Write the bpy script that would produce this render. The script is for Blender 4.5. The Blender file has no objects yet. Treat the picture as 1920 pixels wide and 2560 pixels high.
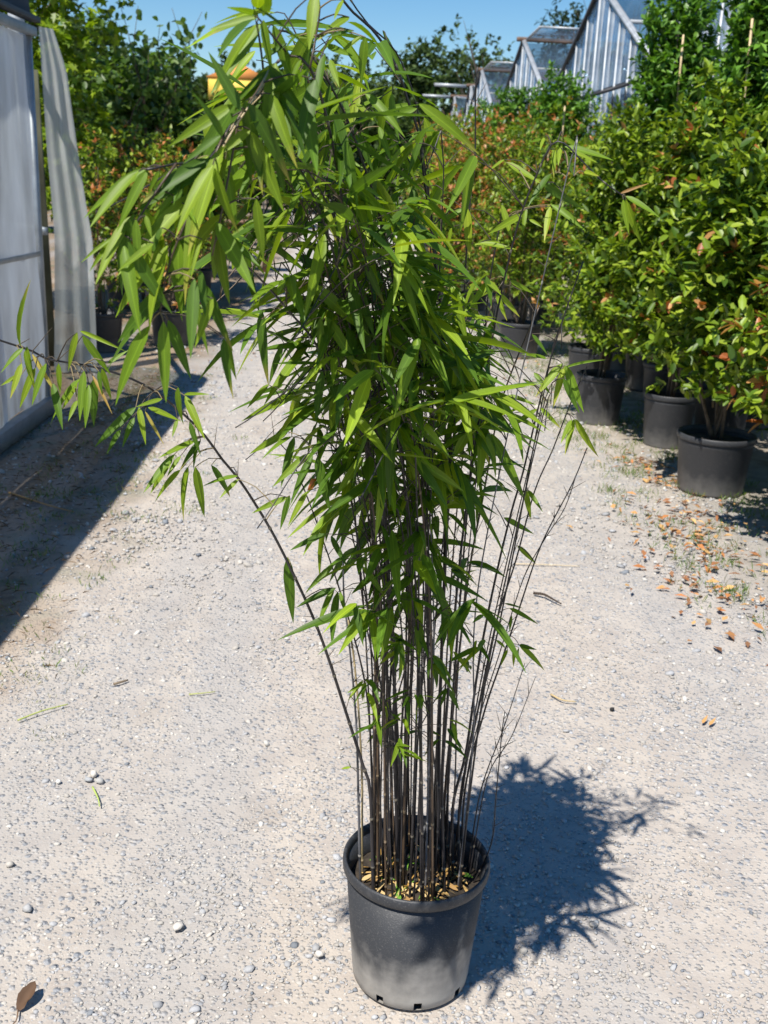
import bpy, math, random
import numpy as np
from mathutils import Vector, Matrix

random.seed(7); rng = np.random.default_rng(7)
sc = bpy.context.scene
col = sc.collection

# ------------------------------------------------------------------ camera
FPX, PITCH, YAW, ROLL, CAMH = 2710.0, math.radians(17.4), math.radians(2.9), 0.045, 1.7
fw = np.array([math.sin(YAW)*math.cos(PITCH), math.cos(YAW)*math.cos(PITCH), -math.sin(PITCH)])
_rt = np.array([math.cos(YAW), -math.sin(YAW), 0.0]); _up = np.cross(_rt, fw)
rt = math.cos(ROLL)*_rt + math.sin(ROLL)*_up
up = math.cos(ROLL)*_up - math.sin(ROLL)*_rt
CAM = np.array([0.0, 0.0, CAMH])
cd = bpy.data.cameras.new("camera"); cam = bpy.data.objects.new("camera", cd); col.objects.link(cam)
cd.sensor_fit = 'VERTICAL'; cd.sensor_height = 17.3; cd.sensor_width = 13.0; cd.lens = 17.3*FPX/2560
cd.clip_start = 0.05; cd.clip_end = 2000
cam.matrix_world = Matrix(((rt[0], up[0], -fw[0], 0), (rt[1], up[1], -fw[1], 0), (rt[2], up[2], -fw[2], CAMH), (0, 0, 0, 1)))
cd.dof.use_dof = True; cd.dof.focus_distance = 1.95; cd.dof.aperture_fstop = 4.5
sc.camera = cam
def ray(px, py): return fw + rt*(px-960)/FPX - up*(py-1280)/FPX
def atY(px, py, Y):
    d = ray(px, py); return CAM + d*(Y/d[1])
def gnd(px, py, z=0.0):
    d = ray(px, py); return CAM + d*((z-CAMH)/d[2])

# ------------------------------------------------------------------ world, sun, exposure
SUN = Vector((0.84, 1.2, -2.45)).normalized()          # direction the light travels
w = bpy.data.worlds.new("World"); sc.world = w; w.use_nodes = True
wn = w.node_tree.nodes; wl = w.node_tree.links
sky = wn.new('ShaderNodeTexSky'); sky.sky_type = 'NISHITA'; sky.sun_disc = False
sky.sun_elevation = math.asin(-SUN.z); sky.sun_rotation = math.atan2(-SUN.x, -SUN.y)
sky.air_density = 1.0; sky.dust_density = 0.0; sky.ozone_density = 4.0
wn['Background'].inputs[1].default_value = 0.085
hs = wn.new('ShaderNodeHueSaturation'); hs.inputs['Saturation'].default_value = 1.3; wl.new(sky.outputs[0], hs.inputs['Color']); wl.new(hs.outputs[0], wn['Background'].inputs[0])
sl = bpy.data.lights.new("sun", 'SUN'); sl.energy = 5.0; sl.angle = math.radians(0.5); sl.color = (1.0, 0.956, 0.885)
so = bpy.data.objects.new("sun", sl); col.objects.link(so); so.rotation_euler = SUN.to_track_quat('-Z', 'Y').to_euler()
so.location = (-3, -4, 9)
sc.view_settings.view_transform = 'Standard'; sc.view_settings.look = 'None'
sc.view_settings.gamma = 1.0; sc.view_settings.exposure = 0.5
try: sc.view_settings.use_curve_mapping = False
except Exception: pass
try:
    sc.cycles.transparent_max_bounces = 24; sc.cycles.max_bounces = 10
except Exception: pass

# ------------------------------------------------------------------ helpers: materials
def new_mat(name):
    m = bpy.data.materials.new(name); m.use_nodes = True
    n = m.node_tree.nodes; l = m.node_tree.links
    return m, n, l, n['Principled BSDF']
def plain(name, c, rough=0.6, metal=0.0, spec=0.5, noise=0.0, nscale=20.0, bump=0.0):
    m, n, l, p = new_mat(name)
    p.inputs['Base Color'].default_value = (*c, 1); p.inputs['Roughness'].default_value = rough
    p.inputs['Metallic'].default_value = metal; p.inputs['Specular IOR Level'].default_value = spec
    if noise > 0 or bump > 0:
        tc = n.new('ShaderNodeTexCoord'); nz = n.new('ShaderNodeTexNoise')
        nz.inputs['Scale'].default_value = nscale; nz.inputs['Detail'].default_value = 6
        l.new(tc.outputs['Object'], nz.inputs['Vector'])
        if noise > 0:
            mx = n.new('ShaderNodeMix'); mx.data_type = 'RGBA'
            mx.inputs[6].default_value = (*[v*(1-noise) for v in c], 1); mx.inputs[7].default_value = (*[min(1, v*(1+noise)) for v in c], 1)
            rp = n.new('ShaderNodeMapRange'); rp.inputs[1].default_value = 0.3; rp.inputs[2].default_value = 0.7
            l.new(nz.outputs['Fac'], rp.inputs[0]); l.new(rp.outputs[0], mx.inputs[0]); l.new(mx.outputs[2], p.inputs['Base Color'])
        if bump > 0:
            b = n.new('ShaderNodeBump'); b.inputs['Strength'].default_value = bump; b.inputs['Distance'].default_value = 0.005
            l.new(nz.outputs['Fac'], b.inputs['Height']); l.new(b.outputs[0], p.inputs['Normal'])
    return m
def leaf_mat(name, trans=0.35, rough=0.42, spec=0.45, tr_gain=(1.5, 1.6, 0.7), coat=0.0, veins=False):
    m, n, l, p = new_mat(name)
    a = n.new('ShaderNodeAttribute'); a.attribute_name = 'tint'
    if veins:     # lengthwise veins and a pale midrib, plus blotchy growth
        at = a
        def mt(op, x, y, z=None):
            q = n.new('ShaderNodeMath'); q.operation = op
            for k_, v_ in enumerate((x, y, z)):
                if v_ is None: continue
                if isinstance(v_, (int, float)): q.inputs[k_].default_value = v_
                else: l.new(v_, q.inputs[k_])
            return q.outputs[0]
        st = mt('SINE', mt('MULTIPLY', at.outputs['Alpha'], 52.0), None); off = mt('ABSOLUTE', mt('SUBTRACT', at.outputs['Alpha'], .5), None)
        rib = mt('LESS_THAN', off, .055)
        tcx = n.new('ShaderNodeTexCoord'); nzx = n.new('ShaderNodeTexNoise'); nzx.inputs['Scale'].default_value = 3.5; nzx.inputs['Detail'].default_value = 5; l.new(tcx.outputs['Object'], nzx.inputs['Vector'])
        g_ = mt('ADD', mt('MULTIPLY_ADD', st, .10, .72), mt('ADD', mt('MULTIPLY', rib, .30), mt('MULTIPLY', nzx.outputs['Fac'], .55)))
        vm = n.new('ShaderNodeVectorMath'); vm.operation = 'SCALE'; l.new(at.outputs['Color'], vm.inputs[0]); l.new(g_, vm.inputs['Scale'])
        class A_: outputs = {'Color': vm.outputs[0]}
        a = A_
    p.inputs['Roughness'].default_value = rough; p.inputs['Specular IOR Level'].default_value = spec
    l.new(a.outputs['Color'], p.inputs['Base Color'])
    t = n.new('ShaderNodeBsdfTranslucent')
    mu = n.new('ShaderNodeMix'); mu.data_type = 'RGBA'; mu.blend_type = 'MULTIPLY'; mu.inputs[0].default_value = 1
    mu.clamp_result = False
    mu.inputs[7].default_value = (*tr_gain, 1); l.new(a.outputs['Color'], mu.inputs[6]); l.new(mu.outputs[2], t.inputs['Color'])
    mx = n.new('ShaderNodeMixShader'); mx.inputs[0].default_value = trans
    l.new(p.outputs[0], mx.inputs[1]); l.new(t.outputs[0], mx.inputs[2]); l.new(mx.outputs[0], n['Material Output'].inputs[0])
    return m
def tint_mat(name, rough=0.7, spec=0.3, bump=0.0, bscale=60):
    m, n, l, p = new_mat(name)
    a = n.new('ShaderNodeAttribute'); a.attribute_name = 'tint'
    p.inputs['Roughness'].default_value = rough; p.inputs['Specular IOR Level'].default_value = spec
    l.new(a.outputs['Color'], p.inputs['Base Color'])
    if bump > 0:
        tc = n.new('ShaderNodeTexCoord'); nz = n.new('ShaderNodeTexNoise'); nz.inputs['Scale'].default_value = bscale
        l.new(tc.outputs['Object'], nz.inputs['Vector'])
        b = n.new('ShaderNodeBump'); b.inputs['Strength'].default_value = bump; b.inputs['Distance'].default_value = 0.004
        l.new(nz.outputs['Fac'], b.inputs['Height']); l.new(b.outputs[0], p.inputs['Normal'])
    return m

# ------------------------------------------------------------------ helpers: objects
WL = {}                                               # world location of each thing's root
def setp(o, label=None, cat=None, group=None, kind=None):
    if label: o['label'] = label
    if cat: o['category'] = cat
    if group: o['group'] = group
    if kind: o['kind'] = kind
    return o
def thing(name, loc, label, cat, group=None):
    o = bpy.data.objects.new(name, None); col.objects.link(o); o.location = loc; o.empty_display_size = 0.1
    WL[o] = np.array(loc, float); return setp(o, label, cat, group)
def mesh_np(name, V, F, mat=None, tint=None, smooth=False):
    """V (n,3); F list of (array of faces with k corners)"""
    me = bpy.data.meshes.new(name); V = np.asarray(V, np.float32)
    if not isinstance(F, list): F = [F]
    F = [np.asarray(f, np.int32) for f in F if len(f)]
    me.vertices.add(len(V)); me.vertices.foreach_set('co', V.ravel())
    nl = sum(f.size for f in F); npoly = sum(len(f) for f in F)
    me.loops.add(nl); me.polygons.add(npoly)
    me.loops.foreach_set('vertex_index', np.concatenate([f.ravel() for f in F]))
    tot = np.concatenate([np.full(len(f), f.shape[1], np.int32) for f in F])
    st = np.concatenate([[0], np.cumsum(tot)[:-1]]).astype(np.int32)
    me.polygons.foreach_set('loop_start', st)
    me.update(calc_edges=True); me.validate()
    if smooth: me.polygons.foreach_set('use_smooth', np.ones(len(me.polygons), bool))
    if tint is not None:
        a = me.attributes.new('tint', 'FLOAT_COLOR', 'POINT')
        t = np.asarray(tint, np.float32)
        if t.shape[1] == 3: t = np.concatenate([t, np.ones((len(t), 1), np.float32)], 1)
        a.data.foreach_set('color', t.ravel())
    if mat: me.materials.append(mat)
    return me
def obj(name, me, parent=None, loc=(0, 0, 0)):
    o = bpy.data.objects.new(name, me); col.objects.link(o); o.location = loc
    if parent is not None: o.parent = parent
    return o
def part(name, V, F, mat, parent, tint=None, smooth=False, kind=None):
    """mesh given in world coordinates, parented to a thing (or a part whose origin is the thing's)"""
    r = parent
    while r.parent is not None: r = r.parent
    V = np.asarray(V, float) - WL[r]
    o = obj(name, mesh_np(name, V, F, mat, tint, smooth), parent)
    if kind: o['kind'] = kind
    return o
class Geo:
    def __init__(s): s.V = []; s.F = {}; s.T = []; s.n = 0
    def add(s, V, F, tint=None):
        V = np.asarray(V, float); s.V.append(V)
        for f in (F if isinstance(F, list) else [F]):
            f = np.asarray(f, int)
            if len(f): s.F.setdefault(f.shape[1], []).append(f + s.n)
        if tint is not None:
            t = np.asarray(tint, float); s.T.append(np.tile(t, (len(V), 1)) if t.ndim == 1 else t)
        s.n += len(V)
    def get(s): return np.concatenate(s.V), [np.concatenate(f) for f in s.F.values()], (np.concatenate(s.T) if s.T else None)
    def part(s, name, mat, parent, smooth=False, kind=None):
        V, F, T = s.get(); return part(name, V, F, mat, parent, T, smooth, kind)
BOXF = np.array([(0, 3, 2, 1), (4, 5, 6, 7), (0, 1, 5, 4), (1, 2, 6, 5), (2, 3, 7, 6), (3, 0, 4, 7)])
def unit(v): v = np.asarray(v, float); return v/(np.linalg.norm(v)+1e-12)
def beam(p0, p1, wd, ht, upv=(0, 0, 1)):
    p0 = np.asarray(p0, float); p1 = np.asarray(p1, float); d = unit(p1-p0)
    s = np.cross(d, upv)
    if np.linalg.norm(s) < 1e-4: s = np.cross(d, (0, 1, 0))
    s = unit(s); u = np.cross(s, d); V = []
    for p in (p0, p1):
        for a, b in ((-1, -1), (1, -1), (1, 1), (-1, 1)): V.append(p + s*a*wd/2 + u*b*ht/2)
    return np.array(V), BOXF
def slab(q, th):
    q = np.asarray(q, float); n = unit(np.cross(q[1]-q[0], q[2]-q[0]))
    return np.concatenate([q - n*th/2, q + n*th/2]), BOXF
def tube(pts, rad, sides=6, cap=True):
    P = np.asarray(pts, float); R = np.asarray(rad, float); n = len(P)
    T = np.gradient(P, axis=0); T /= (np.linalg.norm(T, axis=1)[:, None]+1e-12)
    ref = np.array([0.3, 1, 0.1]) if abs(T[0][1]) < 0.8 else np.array([1, 0.1, 0.2])
    A = np.cross(T, ref); A /= (np.linalg.norm(A, axis=1)[:, None]+1e-9); B = np.cross(T, A)
    an = np.linspace(0, 2*math.pi, sides, endpoint=False)
    V = (P[:, None, :] + R[:, None, None]*(A[:, None, :]*np.cos(an)[None, :, None] + B[:, None, :]*np.sin(an)[None, :, None])).reshape(-1, 3)
    i = np.arange(n-1)[:, None]*sides; j = np.arange(sides)[None, :]; j2 = (j+1) % sides
    Q = np.stack([i+j, i+j2, i+sides+j2, i+sides+j], -1).reshape(-1, 4)
    F = [Q]
    if cap: 
        V = np.concatenate([V, P[:1], P[-1:]]); b0 = n*sides
        F.append(np.array([(b0, (k+1) % sides, k) for k in range(sides)] + [(b0+1, (n-1)*sides+k, (n-1)*sides+(k+1) % sides) for k in range(sides)]))
    return V, F
def spline(pts, step=0.03):
    P = np.asarray(pts, float); out = []
    E = np.concatenate([[2*P[0]-P[1]], P, [2*P[-1]-P[-2]]])
    for k in range(len(P)-1):
        p0, p1, p2, p3 = E[k:k+4]; m = max(2, int(np.linalg.norm(p2-p1)/step))
        for t in np.linspace(0, 1, m, endpoint=False):
            out.append(0.5*((2*p1)+(-p0+p2)*t+(2*p0-5*p1+4*p2-p3)*t*t+(-p0+3*p1-3*p2+p3)*t**3))
    out.append(P[-1]); return np.array(out)
def lathe(prof, seg=48, skip=None):
    """prof: list of (r,z); closed around z. skip(row, k) -> drop that quad"""
    pr = np.array(prof, float); n = len(pr); an = np.linspace(0, 2*math.pi, seg, endpoint=False)
    V = np.stack([pr[:, None, 0]*np.cos(an), pr[:, None, 0]*np.sin(an), np.repeat(pr[:, 1:2], seg, 1)], -1).reshape(-1, 3)
    F = []
    for r in range(n-1):
        for k in range(seg):
            if skip and skip(r, k): continue
            k2 = (k+1) % seg; F.append((r*seg+k, r*seg+k2, (r+1)*seg+k2, (r+1)*seg+k))
    return V, np.array(F)
def disc(r, z, seg=32):
    an = np.linspace(0, 2*math.pi, seg, endpoint=False)
    V = np.concatenate([np.stack([r*np.cos(an), r*np.sin(an), np.full(seg, z)], -1), [[0, 0, z]]])
    return V, np.array([(k, (k+1) % seg, seg) for k in range(seg)])

# many leaves at once: template verts (k,3): length along +Y, width X, normal Z
def leaves_np(tmplV, tmplF, pos, dirv, nrm, L, W, cols):
    D = dirv/np.linalg.norm(dirv, axis=1)[:, None]
    X = np.cross(D, nrm); X /= (np.linalg.norm(X, axis=1)[:, None]+1e-9); N = np.cross(X, D)
    t = tmplV
    V = pos[:, None, :] + X[:, None, :]*(t[None, :, 0:1]*W[:, None, None]) + D[:, None, :]*(t[None, :, 1:2]*L[:, None, None]) + N[:, None, :]*(t[None, :, 2:3]*L[:, None, None])
    k = len(t); n = len(pos)
    F = [(f[None] + (np.arange(n)*k)[:, None, None]).reshape(-1, f.shape[1]) for f in tmplF]
    C = np.repeat(np.asarray(cols)[:, :3], k, axis=0); C = np.concatenate([C, np.tile(t[:, 0]+.5, n)[:, None]], 1)
    return V.reshape(-1, 3), F, C
LEAF_S = (np.array([(0, 0, 0), (.5, .45, .06), (0, 1, -.1), (-.5, .45, .06), (0, .5, -.02)]), [np.array([(0, 1, 4), (1, 2, 4), (2, 3, 4), (3, 0, 4)])])
LEAF_Q = (np.array([(0, 0, 0), (.5, .5, .05), (0, 1, -.05), (-.5, .5, .05)]), [np.array([(0, 1, 2, 3)])])
LEAF_R = (np.array([(0, 0, 0), (.42, .22, .05), (.5, .55, .05), (.22, .9, -.04), (0, 1, -.1), (-.22, .9, -.04), (-.5, .55, .05), (-.42, .22, .05), (0, .5, -.03)]),
          [np.array([(i, (i+1) % 8, 8) for i in range(8)])])
LEAF_M = (np.array([(0, 0, 0), (.5, .2, .02), (.28, .42, .03), (.62, .68, .0), (.2, .66, .02), (0, 1.05, -.1), (-.2, .66, .02), (-.62, .68, 0), (-.28, .42, .03), (-.5, .2, .02), (0, .45, -.03)]),
          [np.array([(i, (i+1) % 10, 10) for i in range(10)])])
def rdir(n):
    v = rng.normal(size=(n, 3)); return v/np.linalg.norm(v, axis=1)[:, None]

# ------------------------------------------------------------------ materials
M_LEAF = leaf_mat('bamboo_leaf', 0.36, 0.48, 0.3, (1.5, 1.5, .4), veins=True)
M_SHRUB = leaf_mat('shrub_leaf', 0.25, 0.42, 0.4, (1.4, 1.5, .5))
M_TREE = leaf_mat('tree_leaf', 0.38, 0.45, 0.4, (1.4, 1.5, .6))
M_FAR = leaf_mat('far_leaf', 0.25, 0.6, 0.2)
M_CULM = tint_mat('culm', 0.42, 0.45, 0.1, 90)
M_TWIG = tint_mat('twig', 0.6, 0.3)
M_BARK = plain('bark', (0.11, 0.085, 0.06), 0.85, noise=.4, nscale=25, bump=.6)
M_SOIL = plain('soil', (0.035, 0.026, 0.018), 0.95, noise=.6, nscale=60, bump=1.0)
M_STONE = tint_mat('stone', 0.85, 0.25, 0.4, 150)
M_DRY = tint_mat('dry_leaf', 0.75, 0.2)
M_ALU = plain('aluminium', (0.38, 0.40, 0.42), 0.5, 0.3, noise=.18, nscale=6)
M_DARKBAR = plain('dark_rubber', (0.03, 0.03, 0.035), 0.6)
M_RUST = plain('rusty_ridge', (0.16, 0.10, 0.07), 0.75, 0.1, noise=.4, nscale=8)
M_CANE = plain('cane', (0.55, 0.42, 0.24), 0.6, noise=.25, nscale=30)
M_STEEL = plain('galvanised', (0.34, 0.36, 0.38), 0.5, 0.4, noise=.2, nscale=10)
M_ROOFDARK = plain('dark_netting', (0.045, 0.05, 0.058), 0.8, noise=.2, nscale=4)
def pot_mat(name, dust):
    m, n, l, p = new_mat(name)
    tc = n.new('ShaderNodeTexCoord'); sp = n.new('ShaderNodeSeparateXYZ'); l.new(tc.outputs['Object'], sp.inputs[0])
    nz = n.new('ShaderNodeTexNoise'); nz.inputs['Scale'].default_value = 24; nz.inputs['Detail'].default_value = 9; l.new(tc.outputs['Object'], nz.inputs['Vector'])
    fn = n.new('ShaderNodeTexNoise'); fn.inputs['Scale'].default_value = 260; fn.inputs['Detail'].default_value = 3; l.new(tc.outputs['Object'], fn.inputs['Vector'])
    st = n.new('ShaderNodeTexNoise'); st.inputs['Scale'].default_value = 22; st.inputs['Detail'].default_value = 4
    mp = n.new('ShaderNodeMapping'); mp.inputs['Scale'].default_value = (1, 1, .12); l.new(tc.outputs['Object'], mp.inputs[0]); l.new(mp.outputs[0], st.inputs['Vector'])
    # splash dust low on the wall
    a = n.new('ShaderNodeMapRange'); a.inputs[1].default_value = 0.15; a.inputs[2].default_value = 0.0; a.inputs[3].default_value = 0; a.inputs[4].default_value = 1
    l.new(sp.outputs[2], a.inputs[0])
    b = n.new('ShaderNodeMath'); b.operation = 'MULTIPLY_ADD'; b.inputs[1].default_value = 1.25; l.new(a.outputs[0], b.inputs[0])
    c = n.new('ShaderNodeMapRange'); c.inputs[1].default_value = .35; c.inputs[2].default_value = .75; c.inputs[3].default_value = -.32; c.inputs[4].default_value = .12
    l.new(nz.outputs['Fac'], c.inputs[0]); l.new(c.outputs[0], b.inputs[2])
    s2 = n.new('ShaderNodeMath'); s2.operation = 'MULTIPLY_ADD'; s2.inputs[1].default_value = .5; s2.inputs[2].default_value = -.2; l.new(st.outputs['Fac'], s2.inputs[0])
    e = n.new('ShaderNodeMath'); e.operation = 'ADD'; e.use_clamp = True; l.new(b.outputs[0], e.inputs[0]); l.new(s2.outputs[0], e.inputs[1])
    f2 = n.new('ShaderNodeMath'); f2.operation = 'MULTIPLY'; f2.inputs[1].default_value = dust; l.new(e.outputs[0], f2.inputs[0])
    g = n.new('ShaderNodeMapRange'); g.inputs[1].default_value = .56; g.inputs[2].default_value = .72; g.inputs[4].default_value = .35; l.new(fn.outputs['Fac'], g.inputs[0])
    h = n.new('ShaderNodeMath'); h.operation = 'MAXIMUM'; l.new(f2.outputs[0], h.inputs[0])
    gm = n.new('ShaderNodeMath'); gm.operation = 'MULTIPLY'; gm.inputs[1].default_value = .35; l.new(g.outputs[0], gm.inputs[0]); l.new(gm.outputs[0], h.inputs[1])
    mx = n.new('ShaderNodeMix'); mx.data_type = 'RGBA'; mx.inputs[6].default_value = (.034, .036, .041, 1); mx.inputs[7].default_value = (.40, .38, .35, 1)
    l.new(h.outputs[0], mx.inputs[0]); l.new(mx.outputs[2], p.inputs['Base Color'])
    p.inputs['Roughness'].default_value = .5; p.inputs['Specular IOR Level'].default_value = .45
    bp = n.new('ShaderNodeBump'); bp.inputs['Strength'].default_value = .25; bp.inputs['Distance'].default_value = .002; l.new(fn.outputs['Fac'], bp.inputs['Height']); l.new(bp.outputs[0], p.inputs['Normal'])
    return m
M_POT = pot_mat('black_plastic', 0.85); M_POT2 = pot_mat('black_plastic_dusty', 0.28)
def film_mat(name, transl, transp, c):
    m, n, l, p = new_mat(name)
    tc = n.new('ShaderNodeTexCoord'); nz = n.new('ShaderNodeTexNoise'); nz.inputs['Scale'].default_value = 1.6; nz.inputs['Detail'].default_value = 7
    mp = n.new('ShaderNodeMapping'); mp.inputs['Scale'].default_value = (1.5, 2.2, .8); mp.inputs['Rotation'].default_value = (.5, 0, 0); l.new(tc.outputs['Object'], mp.inputs[0]); l.new(mp.outputs[0], nz.inputs['Vector'])
    rp = n.new('ShaderNodeMapRange'); rp.inputs[1].default_value = .3; rp.inputs[2].default_value = .7; l.new(nz.outputs['Fac'], rp.inputs[0])
    mx = n.new('ShaderNodeMix'); mx.data_type = 'RGBA'; mx.inputs[6].default_value = (*[v*.55 for v in c], 1); mx.inputs[7].default_value = (*c, 1); l.new(rp.outputs[0], mx.inputs[0])
    sz = n.new('ShaderNodeSeparateXYZ'); l.new(tc.outputs['Object'], sz.inputs[0]); zr_ = n.new('ShaderNodeMapRange'); zr_.inputs[1].default_value = .9; zr_.inputs[2].default_value = .05; l.new(sz.outputs[2], zr_.inputs[0])
    dn = n.new('ShaderNodeTexNoise'); dn.inputs['Scale'].default_value = 9; dn.inputs['Detail'].default_value = 6; dm = n.new('ShaderNodeMapping'); dm.inputs['Scale'].default_value = (1, 1, .22); l.new(tc.outputs['Object'], dm.inputs[0]); l.new(dm.outputs[0], dn.inputs['Vector'])
    dr_ = n.new('ShaderNodeMapRange'); dr_.inputs[1].default_value = .42; dr_.inputs[2].default_value = .7; l.new(dn.outputs['Fac'], dr_.inputs[0]); dd = n.new('ShaderNodeMath'); dd.operation = 'MULTIPLY'; l.new(zr_.outputs[0], dd.inputs[0]); l.new(dr_.outputs[0], dd.inputs[1])
    mz = n.new('ShaderNodeMix'); mz.data_type = 'RGBA'; mz.inputs[7].default_value = (.22, .19, .15, 1); l.new(dd.outputs[0], mz.inputs[0]); l.new(mx.outputs[2], mz.inputs[6]); mx = mz
    l.new(mx.outputs[2], p.inputs['Base Color']); p.inputs['Roughness'].default_value = .35; p.inputs['Specular IOR Level'].default_value = .5
    b = n.new('ShaderNodeBump'); b.inputs['Strength'].default_value = .5; b.inputs['Distance'].default_value = .03; l.new(nz.outputs['Fac'], b.inputs['Height']); l.new(b.outputs[0], p.inputs['Normal'])
    t = n.new('ShaderNodeBsdfTranslucent'); l.new(mx.outputs[2], t.inputs['Color']); q = n.new('ShaderNodeBsdfTransparent'); q.inputs[0].default_value = (.9, .93, .9, 1)
    m1 = n.new('ShaderNodeMixShader'); m1.inputs[0].default_value = transl; l.new(p.outputs[0], m1.inputs[1]); l.new(t.outputs[0], m1.inputs[2])
    m2 = n.new('ShaderNodeMixShader'); m2.inputs[0].default_value = transp; l.new(m1.outputs[0], m2.inputs[1]); l.new(q.outputs[0], m2.inputs[2])
    l.new(m2.outputs[0], n['Material Output'].inputs[0]); return m
M_FILM = film_mat('milky_film', .55, .05, (.78, .81, .85)); M_ROOFFILM = film_mat('roof_film', .6, .55, (.85, .87, .88)); M_CURTAIN = film_mat('loose_film', .5, .13, (.74, .76, .74))
def glass_mat(name):
    m, n, l, p = new_mat(name)
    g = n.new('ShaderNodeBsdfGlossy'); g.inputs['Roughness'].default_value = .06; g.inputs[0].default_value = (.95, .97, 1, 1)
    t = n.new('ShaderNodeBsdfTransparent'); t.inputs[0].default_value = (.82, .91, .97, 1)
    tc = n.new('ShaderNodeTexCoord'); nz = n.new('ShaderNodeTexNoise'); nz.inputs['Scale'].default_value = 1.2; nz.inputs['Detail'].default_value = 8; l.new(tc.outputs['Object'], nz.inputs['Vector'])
    p.inputs['Base Color'].default_value = (.19, .31, .45, 1); p.inputs['Roughness'].default_value = .55  # dust coat coloured blue in place of reflected sky
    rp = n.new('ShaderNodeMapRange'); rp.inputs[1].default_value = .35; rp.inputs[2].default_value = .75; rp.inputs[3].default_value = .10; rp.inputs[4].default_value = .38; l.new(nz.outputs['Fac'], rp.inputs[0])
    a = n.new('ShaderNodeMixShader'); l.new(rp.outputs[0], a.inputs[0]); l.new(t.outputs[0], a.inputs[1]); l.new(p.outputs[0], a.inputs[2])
    lw = n.new('ShaderNodeLayerWeight'); fr = n.new('ShaderNodeMath'); fr.operation = 'POWER'; fr.inputs[1].default_value = 3.5; l.new(lw.outputs['Facing'], fr.inputs[0])
    f2 = n.new('ShaderNodeMath'); f2.operation = 'MULTIPLY_ADD'; f2.inputs[1].default_value = .6; f2.inputs[2].default_value = .08; f2.use_clamp = True; l.new(fr.outputs[0], f2.inputs[0])
    b = n.new('ShaderNodeMixShader'); l.new(f2.outputs[0], b.inputs[0]); l.new(a.outputs[0], b.inputs[1]); l.new(g.outputs[0], b.inputs[2])
    l.new(b.outputs[0], n['Material Output'].inputs[0]); return m
M_GLASS = glass_mat('sky_tinted_dusty_glass')

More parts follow.
